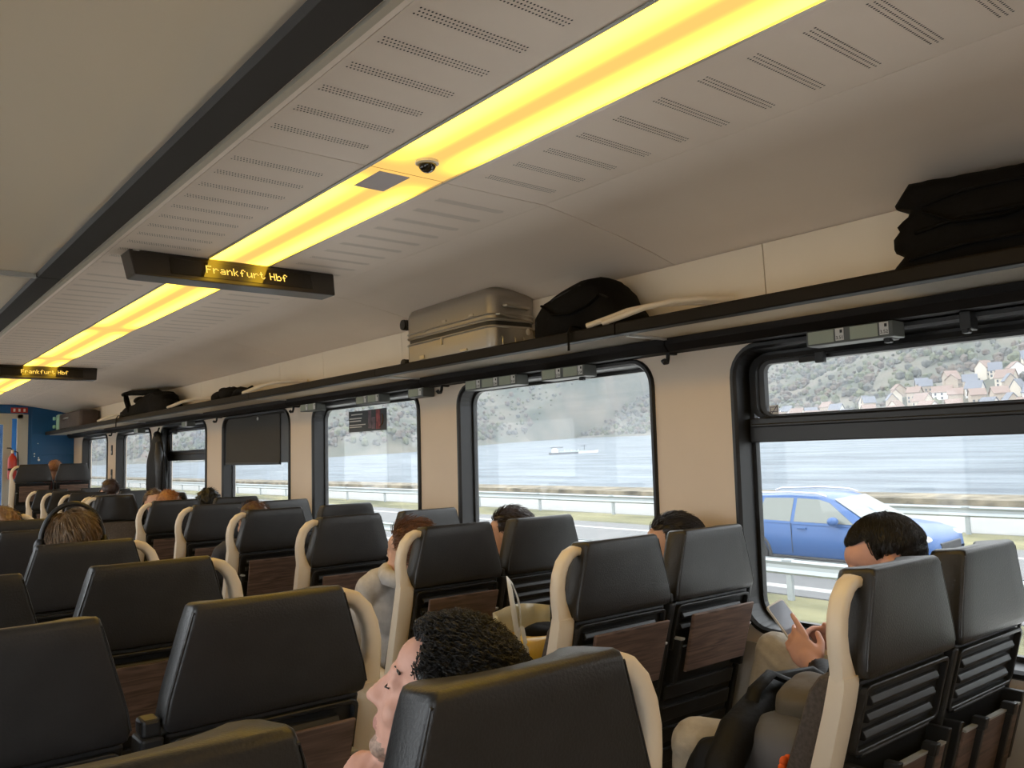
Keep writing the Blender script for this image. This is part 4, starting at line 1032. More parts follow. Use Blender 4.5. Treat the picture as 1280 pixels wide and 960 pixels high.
for y, z in ((0.16, 0.205), (0.40, 0.212), (0.60, 0.19)):
    G().span((-0.006, y - 0.018, z - 0.006), (0.002, y + 0.018, z + 0.006)).build('stud', M_silver2, sc, bevel=0.003)
G().span((-0.008, 0.42, 0.10), (0.002, 0.432, 0.135)).build('zip_pull', M_silver2, sc, bevel=0.002)
G().span((-0.006, 0.20, 0.045), (0.002, 0.26, 0.056)).build('latch', M_silver2, sc, bevel=0.002)
G().span((-0.004, 0.60, 0.05), (0.002, 0.645, 0.070)).build('badge', M_silver2, sc, bevel=0.002)
G().tube([(0.07, -0.001, 0.232), (0.075, -0.02, 0.232), (0.10, -0.026, 0.230), (0.17, -0.026, 0.226), (0.195, -0.02, 0.224), (0.20, -0.001, 0.224)], 0.009, 8).build('side_handle', M_silver2, sc, smooth=True)
G().tube([(0.03, -0.001, 0.19), (0.035, -0.014, 0.19), (0.21, -0.014, 0.17), (0.215, -0.001, 0.17)], 0.006, 8).build('side_rail', M_silver2, sc, smooth=True)
for x in (0.055, 0.125, 0.175):
    G().tube([(x, -0.001, 0.09), (x, -0.010, 0.085), (x, -0.010, 0.035), (x, -0.001, 0.03)], 0.004, 6).build('foot_rib', M_silver2, sc, smooth=True)
G().ell((0.20, -0.006, 0.118), (0.012, 0.008, 0.016), seg=12, rings=8).build('lock_pull', M_alu, sc, smooth=True)
for x in (0.03, 0.22):
    for z in (0.045, 0.255):
        Mw = Matrix.Translation((x - 0.012, SL + 0.030, z)) @ Matrix.Rotation(math.pi / 2, 4, 'Y')
        w = G().lathe([(0.012, -0.02), (0.027, -0.018), (0.029, -0.006), (0.022, 0.0), (0.029, 0.006), (0.027, 0.018), (0.012, 0.02)], 16, M=Mw).build('wheel', M_wheel, sc, smooth=True)
        G().span((x - 0.02, SL - 0.004, z - 0.012), (x + 0.02, SL + 0.028, z + 0.012)).build('wheel_housing', M_black, sc, bevel=0.004)

def soft_bag(name, label, cat, loc, profile, depth, m, amp=0.012, freq=9, seed=1, depth_back=None):
    """side outline (y,z) inflated across x; lumpy"""
    t = thing(name, label, cat, loc)
    n = len(profile); cy = sum(p[0] for p in profile) / n; cz = sum(p[1] for p in profile) / n
    # densify
    pts = []
    for i in range(n):
        a, b = profile[i], profile[(i + 1) % n]; k = max(1, int(math.hypot(b[0] - a[0], b[1] - a[1]) / 0.018))
        for q in range(k): pts.append((a[0] + (b[0] - a[0]) * q / k, a[1] + (b[1] - a[1]) * q / k))
    rings = []
    lev = [(0.0, 0.55), (0.05, 0.80), (0.14, 0.93), (0.30, 1.0), (0.5, 1.0), (0.7, 1.0), (0.86, 0.94), (0.95, 0.82), (1.0, 0.6)]
    for f, s in lev:
        ring = []
        for (y, z) in pts:
            yy, zz = cy + (y - cy) * s, cz + (z - cz) * (s if z > cz else (0.4 + 0.6 * s))
            if z < 0.012: zz = max(z, 0.0)
            q = Vector((f * depth * freq, yy * freq + seed * 5.3, zz * freq))
            dd = noise.noise(q) * amp + noise.noise(q * 2.7) * amp * 0.5
            ring.append((f * depth + dd * 0.6, yy + (yy - cy) * dd * 3, max(0.0, zz + dd)))
        rings.append(ring)
    o = G().loft(rings).build('bag_body', m, t, smooth='soft')
    return t
# rounded black holdall beside the suitcase
b = soft_bag('holdall', 'rounded black holdall on the rack right of the silver suitcase', 'bag', (2.262, 2.40, ZR + 0.002), [(-0.26, 0.0), (0.26, 0.0), (0.29, 0.05), (0.285, 0.13), (0.22, 0.19), (0.10, 0.225), (-0.03, 0.255), (-0.10, 0.25), (-0.17, 0.19), (-0.25, 0.08), (-0.28, 0.03)], 0.225, M_bag, 0.010, 8, 2)
G().tube([(-0.002, 0.18, 0.17), (-0.012, 0.10, 0.12), (-0.012, 0.0, 0.11), (-0.012, -0.10, 0.13), (-0.002, -0.15, 0.16)], 0.010, 8, flat=(1, 0.5)).build('carry_strap', M_bag, b, smooth=True)
G().tube([(-0.010, -0.06, 0.03), (-0.025, -0.062, 0.047), (-0.070, -0.064, 0.046), (-0.084, -0.064, 0.02), (-0.086, -0.066, -0.05)], 0.008, 6, flat=(1, 0.4)).build('loose_strap', M_bag, b, smooth=True)
G().tube([(0.02, 0.25, 0.10), (0.01, 0.12, 0.19), (0.01, -0.04, 0.22), (0.02, -0.18, 0.15)], 0.004, 6).build('zip', M_black, b, smooth=True)
# big dark bag with crumpled coat at the right edge of the picture
b = soft_bag('travel_bag', 'big crumpled black bag on the rack at the right edge', 'bag', (2.262, 0.80, ZR + 0.002), [(-0.35, 0.0), (0.325, 0.0), (0.345, 0.015), (0.285, 0.075), (0.318, 0.10), (0.318, 0.13), (0.298, 0.15), (0.305, 0.165), (0.27, 0.19), (0.262, 0.21), (0.305, 0.222), (0.308, 0.232), (0.285, 0.262), (0.262, 0.285), (0.10, 0.275), (-0.05, 0.262), (-0.20, 0.258), (-0.34, 0.24), (-0.38, 0.12)], 0.225, M_bag, 0.006, 12, 4)
G().tube([(-0.008, 0.20, 0.18), (-0.016, 0.12, 0.135), (-0.016, 0.0, 0.125), (-0.016, -0.08, 0.14), (-0.008, -0.16, 0.18)], 0.011, 8, flat=(1, 0.5)).build('carry_handle', M_bag, b, smooth=True)
G().lathe([(0.012, 0), (0.016, 0.004), (0.010, 0.006)], 12, M=Matrix.Translation((-0.012, -0.09, 0.16)) @ Matrix.Rotation(-math.pi / 2, 4, 'Y')).build('strap_ring', M_black, b, smooth=True)
for k in range(3):
    G().tube([(-0.006, 0.25 - 0.02 * k, 0.06 + 0.07 * k), (-0.012, 0.10, 0.075 + 0.07 * k), (-0.01, -0.12, 0.07 + 0.07 * k), (-0.004, -0.30, 0.08 + 0.07 * k)], 0.006, 6).build('fold', M_bag, b, smooth=True)
# trekking rucksack farther along
b = soft_bag('rucksack', 'black rucksack with upright frame loops on the rack', 'rucksack', (2.262, 8.5, ZR + 0.002), [(-0.65, 0.0), (0.95, 0.0), (1.05, 0.03), (1.0, 0.09), (0.75, 0.14), (0.35, 0.15), (0.1, 0.22), (-0.25, 0.24), (-0.55, 0.18), (-0.70, 0.07)], 0.225, M_bag, 0.02, 5, 6)
G().tube([(0.02, 0.50, 0.08), (-0.01, 0.52, 0.20), (-0.01, 0.56, 0.27), (0.02, 0.45, 0.275), (0.05, 0.15, 0.255), (0.08, -0.2, 0.245), (0.10, -0.5, 0.16)], 0.028, 8).build('shoulder_strap', M_bag, b, smooth=True)
G().tube([(0.0, 0.58, 0.265), (0.0, 0.70, 0.272)], 0.02, 6).build('frame_tip', M_bag, b, smooth=True)
G().ell((0.05, 0.28, 0.19), (0.04, 0.17, 0.035), seg=12, rings=8).build('top_pocket', M_bag, b, smooth=True)
G().tube([(-0.008, 0.60, 0.035), (-0.025, 0.60, 0.05), (-0.070, 0.60, 0.05), (-0.088, 0.60, 0.02), (-0.09, 0.6, -0.07)], 0.012, 6, flat=(1, 0.4)).build('strap_end', M_bag, b, smooth=True)
# folded tripod-like small bag
t = thing('small_pouch', 'small dark folded umbrella and pouch lying on the rack', 'pouch', (2.28, 6.28, ZR + 0.002))
o = blob('pouch', M_bag, t, (0.05, 0.30, 0.055), (0.05, 0.12, 0.052), 2.3, 0.012, 10, 1, 20, 14)
o = blob('pouch', M_bag, t, (0.06, 0.10, 0.085), (0.05, 0.19, 0.05), 2.3, 0.02, 10, 3, 20, 14)
G().tube([(0.05, -0.05, 0.06), (0.04, -0.18, 0.09), (0.05, -0.30, 0.075), (0.06, -0.36, 0.10)], [0.03, 0.026, 0.022, 0.012], 8).build('umbrella', M_bag, t, smooth=True)
# brown suitcase with mint corner near the end wall
M_mint = mat('mint_plastic', (0.30, 0.55, 0.45), 0.45); M_brown = mat('brown_case', (0.055, 0.035, 0.03), 0.5, var=0.3, scale=10)
t = thing('suitcase', 'dark brown suitcase with mint green base on the rack by the blue wall', 'suitcase', (2.262, 11.2, ZR + 0.034))
G().loft(rbox_rings(0.0, 0.23, 0, 1.25, [(0.0, 0.03), (0.015, 0.0), (0.19, 0.0), (0.21, 0.03)], 0.05)).build('shell', M_brown, t, smooth=True)
G().loft(rbox_rings(-0.008, 0.235, 1.25, 1.42, [(0.0, 0.02), (0.01, 0.0), (0.20, 0.0), (0.215, 0.02)], 0.04)).build('base_cap', M_mint, t, smooth=True)
for z in (0.05, 0.16):
    G().span((-0.04, 1.36, z - 0.022), (-0.012, 1.44, z + 0.022)).build('wheel', M_mint, t, bevel=0.008)
    G().span((0.02, 0.1, -0.03), (0.21, 1.2, 0.0)).build('under_bag', M_brown, t) if z < 0.1 else None
G().tube([(-0.003, 0.9, 0.13), (-0.018, 0.85, 0.13), (-0.018, 0.7, 0.135), (-0.003, 0.65, 0.135)], 0.010, 6).build('handle', M_silver2, t, smooth=True)

# ------------------------------------------------------------------ coats hanging at the windows
def hanging_coat(name, label, y, w, top, bottom, x=2.47, seed=0, sleeve=True):
    t = thing(name, label, 'coat', (x, y, 0))
    rings = []
    N = 14
    for i in range(N + 1):
        f = i / N; z = top + (bottom - top) * f
        hw = w * (0.22 + 0.78 * min(1, (f / 0.45)) ** 0.7) / 2 * (1.0 if f < 0.8 else 1 - 0.12 * (f - 0.8) / 0.2)
        d = 0.020 + 0.018 * min(1, f * 2.2)
        ring = []
        for k in range(36):
            a = 2 * math.pi * k / 36
            fold = 1 + 0.10 * math.sin(a * 5 + seed + f * 2) * min(1, f * 2) + 0.12 * noise.noise(Vector((math.cos(a) * 2, math.sin(a) * 2, z * 7 + seed)))
            ring.append((math.sin(a) * d * fold, math.cos(a) * hw * fold, z))
        rings.append(ring)
    G().loft(rings).build('coat_body', M_puffer, t, smooth='soft')
    if sleeve:
        G().tube([(-0.02, -w * 0.20, top - 0.10), (-0.035, -w * 0.34, top - 0.22), (-0.035, -w * 0.36, (top + bottom) / 2 - 0.04), (-0.03, -w * 0.30, bottom + 0.06)], [0.03, 0.05, 0.046, 0.034], 12).build('sleeve', mat('coat_sleeve', (0.03, 0.03, 0.032), 0.45, bump=0.4, bscale=40), t, smooth=True)
    G().tube([(0.0, 0, top), (0.01, 0, top + 0.03), (0.02, 0, top + 0.06)], 0.008, 6).build('hanging_loop', M_puffer, t)
    G().ell((0, 0, top - 0.01), (0.035, 0.05, 0.035), seg=12, rings=8).build('collar', M_puffer, t, smooth=True)
    return t
hanging_coat('coat', 'long black coat hanging between the two far windows', 8.88, 0.66, CAMZ + 0.30, CAMZ - 0.36, 2.512, 1)
hanging_coat('coat', 'black coat sleeve hanging at the right edge of the picture', 0.80, 0.15, CAMZ + 0.30, CAMZ - 0.055, 2.515, 3, sleeve=False)

# ------------------------------------------------------------------ yellow carrier bag
M_yel = mat('yellow_woven_plastic', (0.72, 0.46, 0.06), 0.4, var=0.12, scale=9, bump=0.3, bscale=22)
M_yelp = mat('pale_plastic_lining', (0.58, 0.54, 0.38), 0.35, var=0.15, scale=10, bump=0.3, bscale=16)
M_strap = mat('white_strap', (0.72, 0.70, 0.64), 0.5)
yb = thing('carrier_bag', 'yellow plastic carrier bag with long white handles on a seat', 'bag', (1.985, 2.37, 0.478), math.radians(8))
def bag_ring(hx, hy, z, top=0.0):
    out = []
    for k in range(40):
        a = 2 * math.pi * k / 40; ca, sa = math.cos(a), math.sin(a)
        x = hx * math.copysign(abs(ca) ** 0.35, ca); y = hy * math.copysign(abs(sa) ** 0.35, sa)
        q = noise.noise(Vector((x * 14, y * 14, z * 12)))
        out.append((x + q * 0.006, y + q * 0.008, z + top * (0.5 + 0.5 * ca)))
    return out
G().loft([bag_ring(0.125, 0.075, 0.0), bag_ring(0.135, 0.085, 0.02), bag_ring(0.14, 0.088, 0.12), bag_ring(0.143, 0.09, 0.24), bag_ring(0.145, 0.09, 0.315)]).build('bag_body', M_yel, yb, smooth='soft')
# front lip is folded low, the rear wall stands higher
wall = []
for z in (0.28, 0.33, 0.37, 0.41):
    row = []
    for k in range(21):
        u = -1 + 2 * k / 20; x = 0.143 * u; y = 0.088 - 0.05 * max(0, abs(u) - 0.8) / 0.2
        row.append((x, y + 0.008 * noise.noise(Vector((x * 20, z * 20, 3))), z + 0.012 * math.cos(u * 2) - 0.01))
    wall.append(row)
g = G(); vs_ = [p for r in wall for p in r]; g.add(vs_, [(i * 21 + k, i * 21 + k + 1, (i + 1) * 21 + k + 1, (i + 1) * 21 + k) for i in range(3) for k in range(20)])
o = g.build('rear_panel', M_yelp, yb, smooth='soft'); md = o.modifiers.new('solidify', 'SOLIDIFY'); md.thickness = 0.003
g = G(); vs_ = []
for k in range(2):
    pass
G().tube([(-0.143, -0.06, 0.26), (-0.144, 0.0, 0.30), (-0.142, 0.06, 0.37)], 0.006, 6, flat=(1, 0.6)).build('side_edge', M_yel, yb, smooth=True)
G().tube([(-0.140, -0.07, 0.10), (-0.146, -0.072, 0.28), (-0.150, -0.05, 0.42), (-0.135, -0.02, 0.50), (-0.10, 0.02, 0.525), (-0.05, 0.05, 0.50), (0.0, 0.07, 0.44), (0.018, 0.078, 0.40), (0.020, 0.078, 0.31)], 0.013, 8, flat=(1.0, 0.22)).build('handle', M_strap, yb, smooth=True)
G().tube([(-0.12, -0.088, 0.20), (-0.13, -0.086, 0.30), (-0.12, -0.06, 0.37), (-0.11, -0.03, 0.33), (-0.10, -0.02, 0.28)], 0.011, 8, flat=(1.0, 0.22)).build('handle', M_strap, yb, smooth=True)
blob('dark_contents', M_bag, yb, (0.05, 0.0, 0.315), (0.08, 0.055, 0.03), 2.2, 0.01, 14, 2, 18, 12)

# ------------------------------------------------------------------ people
def frame(fwd, up):
    """3x3 with local y = fwd, z close to up"""
    y = Vector(fwd).normalized(); z = Vector(up); x = y.cross(z).normalized(); z = x.cross(y).normalized()
    return Matrix((x, y, z)).transposed()
def head_prims(C, Rm, s=1.0, tagskin='skin', beard=False, ears=True):
    P = []
    def E_(c, r, tg): P.append(('ell', C + Rm @ (Vector(c) * s), Vector(r) * s, Rm, tg))
    E_((0, -0.015, 0.030), (0.076, 0.098, 0.088), tagskin)
    E_((0, 0.030, -0.030), (0.062, 0.066, 0.082), tagskin)
    E_((0, 0.045, 0.045), (0.058, 0.048, 0.045), tagskin)
    E_((0, 0.020, -0.075), (0.052, 0.055, 0.040), 'beard' if beard else tagskin)
    E_((0, 0.066, -0.098), (0.026, 0.024, 0.020), 'beard' if beard else tagskin)
    E_((0, 0.084, 0.022), (0.044, 0.014, 0.010), tagskin)
    for sx in (-1, 1):
        E_((sx * 0.030, 0.080, 0.002), (0.016, 0.012, 0.010), tagskin)
        E_((sx * 0.040, 0.062, -0.035), (0.022, 0.024, 0.022), tagskin)
        if ears: E_((sx * 0.077, -0.006, -0.012), (0.009, 0.020, 0.031), tagskin); E_((sx * 0.083, -0.014, 0.002), (0.007, 0.013, 0.020), tagskin)
    P.append(('cap', C + Rm @ (Vector((0, 0.090, 0.012)) * s), C + Rm @ (Vector((0, 0.110, -0.030)) * s), 0.008 * s, 0.0115 * s, tagskin))
    for sx in (-1, 1): E_((sx * 0.012, 0.100, -0.033), (0.009, 0.010, 0.008), tagskin)
    E_((0, 0.088, -0.062), (0.023, 0.009, 0.006), 'lip'); E_((0, 0.086, -0.071), (0.019, 0.009, 0.006), 'lip')
    E_((0, 0.080, -0.050), (0.026, 0.012, 0.014), tagskin)
    return P
def hand_prims(W, Rm, side, curls, spread=0.0, tg='skin', s=1.0, thumb=(0.55, 0.75, -0.35)):
    """W wrist, local y to the fingertips, z back of the hand, x to the thumb if side=+1"""
    P = []; T = lambda c: W + Rm @ (Vector((c[0] * side, c[1], c[2])) * s)
    P.append(('ell', T((0.0, 0.045, 0)), Vector((0.040, 0.050, 0.015)) * s, Rm, tg)); P.append(('cap', T((0, -0.02, 0)), T((0, 0.03, 0)), 0.026 * s, 0.026 * s, tg))
    P.append(('ell', T((0.026, 0.030, -0.010)), Vector((0.018, 0.028, 0.014)) * s, Rm, tg))
    for k, (bx, L) in enumerate(((0.030, 0.072), (0.010, 0.080), (-0.010, 0.074), (-0.028, 0.060))):
        p = Vector((bx, 0.082 - 0.004 * abs(k - 1.3), 0.0)); a = 0.0; c = curls[k]; dirx = (bx * 2.0) * spread
        for q, f in enumerate((0.44, 0.32, 0.24)):
            a += c * (1.0, 1.15, 0.75)[q]
            d = Vector((dirx, math.cos(a), -math.sin(a))).normalized() * L * f
            r0 = (0.0095, 0.0086, 0.0080)[q] * (0.9 if k == 3 else 1); r1 = (0.0088, 0.0080, 0.0068)[q] * (0.9 if k == 3 else 1)
            P.append(('cap', T(p), T(p + d), r0 * s, r1 * s, tg)); p = p + d
    p = Vector((0.034, 0.020, -0.006)); d = Vector(thumb).normalized()
    P.append(('cap', T(p), T(p + d * 0.036), 0.012 * s, 0.0105 * s, tg)); p = p + d * 0.036
    d2 = (d + Vector((-0.3, 0.5, 0.0))).normalized()
    P.append(('cap', T(p), T(p + d2 * 0.030), 0.0105 * s, 0.0085 * s, tg))
    return P
def grow(prims, voxel, smooth_it=3):
    g = G()
    for p in prims:
        if p[0] == 'cap': g.capsule(p[1], p[2], p[3], p[4], 12)
        else: g.ell(p[1], p[2], p[3], 16, 10)
    me = g.mesh('tmp', M_skin); o = bpy.data.objects.new('tmp', me); COL.objects.link(o)
    r = o.modifiers.new('r', 'REMESH'); r.mode = 'VOXEL'; r.voxel_size = voxel; r.adaptivity = 0.0
    sm = o.modifiers.new('s', 'SMOOTH'); sm.factor = 0.5; sm.iterations = smooth_it
    dg = bpy.context.evaluated_depsgraph_get(); dg.update()
    out = bpy.data.meshes.new_from_object(o.evaluated_get(dg)); bpy.data.objects.remove(o); bpy.data.meshes.remove(me)
    return out
def body_mesh(name, prims, voxel, mats, parent, smooth_it=3):
    out = grow(prims, voxel, smooth_it)
    n = len(out.polygons); cen = np.empty(n * 3); out.polygons.foreach_get('center', cen); cen = cen.reshape(-1, 3)
    best = np.full(n, 1e9); idx = np.zeros(n, int); keys = list(mats.keys())
    for p in prims:
        if p[0] == 'cap':
            a = np.array(p[1]); b = np.array(p[2]); ab = b - a; L = max(ab @ ab, 1e-9); t = np.clip(((cen - a) @ ab) / L, 0, 1)
            d = np.linalg.norm(cen - a - t[:, None] * ab, axis=1) - (p[3] + (p[4] - p[3]) * t); tg = p[5]
        else:
            q = (cen - np.array(p[1])) @ np.array(p[3]); r = np.array(p[2]); k = np.linalg.norm(q / r, axis=1); d = (k - 1) * r.min(); tg = p[4]
        m = d < best - 0.0005; best[m] = d[m]; idx[m] = keys.index(tg) if tg in keys else 0
    out.materials.clear()
    for k in keys: out.materials.append(mats[k])
    out.polygons.foreach_set('material_index', idx.astype(np.int32)); out.polygons.foreach_set('use_smooth', [True] * n); out.name = name; out.update()
    o = bpy.data.objects.new(name, out); COL.objects.link(o); o.parent = parent
    if parent: o.matrix_parent_inverse = parent.matrix_world.inverted() if parent.matrix_world != Matrix() else Matrix()
    return o
HC = Vector((0, -0.015, 0.030)); HR = Vector((0.076, 0.098, 0.088))
def hair_ok(n, style):
    x, y, z = n
    if style == 'short': return not ((y > 0.35 and z < 0.50) or (z < -0.30 and y > -0.35) or z < -0.62 or (abs(x) > 0.75 and z < -0.10 and y > -0.25))
    if style == 'long': return not ((y > 0.40 and z < 0.55) or (z < -0.15 and y > 0.05) or z < -0.80)
    if style == 'curly': return not ((y > 0.68 and z < 0.50) or (y > 0.38 and z < 0.0) or (z < -0.32 and y > -0.30) or z < -0.66 or (abs(x) > 0.72 and z < -0.12 and y > -0.15))
    return True
def hair(parent, C, Rm, style, m, count=700, length=0.035, curl=0.0, comb=(0, -1, -0.3), lift=0.35, vol=1.06, rad=0.0011, s=1.0, seed=0, fade=0.0, topboost=0.0):
    rn = random.Random(seed); g = G()
    # cap
    seg, rg = 60, 36; vs = []; ok = []
    okf = lambda i, k: hair_ok(Vector((math.sin(math.pi * i / rg) * math.cos(2 * math.pi * k / seg), math.sin(math.pi * i / rg) * math.sin(2 * math.pi * k / seg), math.cos(math.pi * i / rg))), style)
    for i in range(rg + 1):
        th = math.pi * i / rg
        for k in range(seg):
            ph = 2 * math.pi * k / seg; n = Vector((math.sin(th) * math.cos(ph), math.sin(th) * math.sin(ph), math.cos(th)))
            rr = Vector((n.x * HR.x, n.y * HR.y, n.z * HR.z)); dd = 1.0 + (vol - 1.0) * (0.75 + 0.9 * noise.noise(n * 4 + Vector((seed, 0, 0)))) * (1 if n.z > -0.1 else max(0.2, 1 - fade))
            edge = sum(okf(min(max(i + di, 0), rg), k + dk) for di, dk in ((3, 0), (-3, 0), (0, 3), (0, -3), (2, 2), (-2, 2), (2, -2), (-2, -2))) / 8.0 if ok is not None else 1
            dd = 0.985 + (dd - 0.985) * max(0.0, min(1.0, (edge - 0.35) / 0.65))
            vs.append(C + Rm @ ((HC + rr * dd + Vector((0, 0, topboost * max(0, n.z)))) * s)); ok.append(hair_ok(n, style))
    fs = []
    for i in range(rg):
        for k in range(seg):
            j = (k + 1) % seg; q = (i * seg + k, i * seg + j, (i + 1) * seg + j, (i + 1) * seg + k)
            if sum(ok[t] for t in q) >= 3: fs.append(q)
    g.add(vs, fs)
    made = 0; tries = 0; cb = Vector(comb)
    while made < count and tries < count * 6:
        tries += 1
        n = Vector((rn.gauss(0, 1), rn.gauss(0, 1), rn.gauss(0, 1))).normalized()
        if not hair_ok(n, style): continue
        made += 1
        p = HC + Vector((n.x * HR.x, n.y * HR.y, n.z * HR.z)) * (1.0 + (vol - 1) * 0.7) + Vector((0, 0, topboost * max(0, n.z)))
        d = (cb - n * cb.dot(n)); d = d.normalized() if d.length > 0.05 else Vector((rn.uniform(-1, 1), -1, 0)).normalized()
        L = length * rn.uniform(0.6, 1.25) * (1 if n.z > -0.15 else max(0.25, 1 - fade)); a0 = rn.uniform(0, 6.28); path = []; b = n.cross(d)
        S = 6
        for q in range(S + 1):
            f = q / S
            w = p + d * (L * f * (1 - 0.35 * lift)) + n * (L * lift * math.sin(f * 2.2) * 0.6)
            if curl: w += (b * math.cos(a0 + f * 9) + n * math.sin(a0 + f * 9)) * curl * (0.4 + 0.6 * f)
            path.append(C + Rm @ (w * s))
        g.tube(path, [rad * (1 - 0.6 * q / S) for q in range(S + 1)], 3, False)
    o = g.build('hair', m, parent, smooth='soft'); return o
def sitter(label, seat, head, fwd=(0, 1, 0), up=(0, 0, 1), top=(0.05, 0.05, 0.055), legs=(0.06, 0.06, 0.08), hairc=(0.03, 0.02, 0.015), style='short', skin=None, voxel=0.011, count=350, hl=0.035, dirn=1, seed=0, vol=1.10, group=None, build=1.0, hs=1.0, kz=0.555, lg=0.66, topboost=0.0, comb=(0, -1, -0.3)):
    """plain seated figure: seat = (x, y of the seat back, floor z); dirn +1 looks along +Y"""
    sx, sy, sz = seat; D = dirn
    t = thing('person', label, 'person', (0, 0, 0), 0, group)
    C = Vector(head); Rm = frame(fwd, up)
    V = lambda x, y, z: Vector((sx + x, sy + (y + 0.065) * D, sz + z))
    P = head_prims(C, Rm, hs)
    b_ = build
    nk = V(0, 0.22, 0.985); nk.x = (nk.x + C.x) / 2
    P.append(('cap', C + Rm @ Vector((0, -0.02, -0.07)), nk, 0.052, 0.058, 'skin'))
    P += [('ell', V(0, 0.25, 0.86), Vector((0.17 * b_, 0.105, 0.16)), Matrix.Identity(3), 'top'), ('ell', V(0, 0.28, 0.68), Vector((0.155 * b_, 0.11, 0.16)), Matrix.Identity(3), 'top'), ('ell', V(0, 0.30, 0.555), Vector((0.165 * b_, 0.13, 0.085)), Matrix.Identity(3), 'legs'),
          ('cap', V(-0.13 * b_, 0.24, 0.955), V(0.13 * b_, 0.24, 0.955), 0.062, 0.062, 'top')]
    ch = V(0, 0.24, 0.98); P.append(('cap', ch, nk * 0.6 + ch * 0.4, 0.066, 0.060, 'top'))
    for s in (-1, 1):
        P += [('cap', V(s * 0.165 * b_, 0.25, 0.94), V(s * 0.195 * b_, 0.33, 0.72), 0.054, 0.046, 'top'), ('cap', V(s * 0.195 * b_, 0.33, 0.72), V(s * 0.10, 0.52, 0.655), 0.044, 0.034, 'top'),
              ('cap', V(s * 0.085, 0.32, 0.555), V(s * 0.105, lg, kz), 0.078, 0.060, 'legs'), ('cap', V(s * 0.105, lg, kz - 0.01), V(s * 0.105, lg - 0.04, 0.10), 0.058, 0.040, 'legs'), ('cap', V(s * 0.105, lg - 0.06, 0.042), V(s * 0.11, lg + 0.10, 0.034), 0.040, 0.032, 'shoe')]
        hy = Vector((-s * 0.5, D * 0.85, -0.1)); P += hand_prims(V(s * 0.10, 0.53, 0.655), frame(hy, (0, 0, 1)), -s * D, (0.4, 0.45, 0.5, 0.55))
    mats = {'skin': skin or M_skin, 'lip': mat('lip', (0.50, 0.24, 0.19), 0.5), 'beard': M_beard, 'top': mat('cloth_%.3f_%.3f_%.3f' % top, top, 0.85, var=0.12, scale=30, bump=0.15, bscale=60), 'legs': mat('cloth_%.3f_%.3f_%.3f' % legs, legs, 0.85, var=0.12, scale=30, bump=0.15, bscale=60), 'shoe': M_ink}
    b = body_mesh('body', P, voxel, mats, t)
    eye_m = mat('eye_white', (0.7, 0.68, 0.64), 0.2); brow = hair_mat('hair_%.3f_%.3f_%.3f' % hairc, hairc)
    for s in (-1, 1):
        G().ell(C + Rm @ (Vector((s * 0.030, 0.088, 0.003)) * hs), Vector((0.010, 0.006, 0.006)) * hs, Rm, 10, 6).build('eye', eye_m, t, smooth=True)
        G().tube([C + Rm @ (Vector((s * xx, yy, zz)) * hs) for xx, yy, zz in ((0.014, 0.093, 0.024), (0.030, 0.089, 0.029), (0.044, 0.078, 0.024))], 0.0025, 5).build('eyebrow', brow, t)
    hair(t, C, Rm, style, brow, count, hl, 0.0, comb, 0.3, vol, 0.0016, hs, seed, topboost=topboost)
    return t, C, Rm
HEADZ = CAMZ
# woman with a ponytail in a grey hoodie
t, C, Rm = sitter('woman with brown ponytail in a pale grey hoodie, seated beside the aisle', (1.80, 2.63, 0), (1.778, 2.87, CAMZ - 0.385), (-0.28, 0.95, -0.15), (0.05, 0.1, 1), (0.50, 0.47, 0.44), (0.05, 0.06, 0.10), (0.16, 0.065, 0.025), 'long', None, 0.009, 900, 0.07, 1, 3, 1.08, comb=(0, -1, -0.1))
G().tube([C + Rm @ Vector(p) for p in ((0, -0.10, 0.02), (0, -0.135, 0.015), (0, -0.15, -0.03), (0, -0.145, -0.09), (0.01, -0.13, -0.14))], [0.022, 0.028, 0.028, 0.022, 0.010], 12).build('ponytail', hair_mat('hair_0.160_0.065_0.025', (0.16, 0.065, 0.025)), t, smooth=True)
M_hood = mat('cloth_0.500_0.470_0.440', (0.50, 0.47, 0.44), 0.85)
G().tube([(1.80 + 0.13 * math.cos(a), 2.86 + 0.10 * math.sin(a), 0.985 + 0.02 * math.sin(a)) for a in np.linspace(0, 2 * math.pi, 15)], 0.034, 8).build('hood', M_hood, t, smooth=True)
sitter('person with dark hair half hidden behind the third window seat, before the ship', (2.31, 2.63, 0), (2.318, 2.90, CAMZ - 0.362), (-0.35, 0.9, -0.1), (0, 0, 1), (0.06, 0.06, 0.07), (0.05, 0.05, 0.06), (0.035, 0.02, 0.014), 'short', None, 0.011, 700, 0.045, 1, 5, 1.10)
sitter('person with short dark hair behind the second window seat by the cream pillar', (2.33, 1.77, 0), (2.392, 2.035, CAMZ - 0.358), (-0.55, 0.8, -0.15), (0, 0, 1), (0.05, 0.05, 0.055), (0.05, 0.05, 0.06), (0.018, 0.013, 0.012), 'short', None, 0.010, 900, 0.035, 1, 6, 1.08, build=0.9)
t, C, Rm = sitter('person with brown hair wearing black over-ear headphones in the left block', (0.668, 3.16, 0), (0.665, 3.38, CAMZ - 0.284), (0.05, 1, -0.05), (0, 0, 1), (0.04, 0.04, 0.05), (0.05, 0.05, 0.06), (0.16, 0.095, 0.045), 'short', None, 0.010, 1100, 0.045, 1, 8, 1.07, comb=(0.3, -0.2, -1), hs=0.97)
hp = thing('headphones', 'black over-ear headphones worn on brown hair', 'headphones', C)
G().tube([Rm @ Vector(p) for p in [(0.102 * math.cos(a), -0.012, 0.005 + 0.140 * math.sin(a)) for a in np.linspace(-0.05, math.pi + 0.05, 21)]], 0.009, 8, flat=(1, 1)).build('headband', M_black, hp, smooth=True)
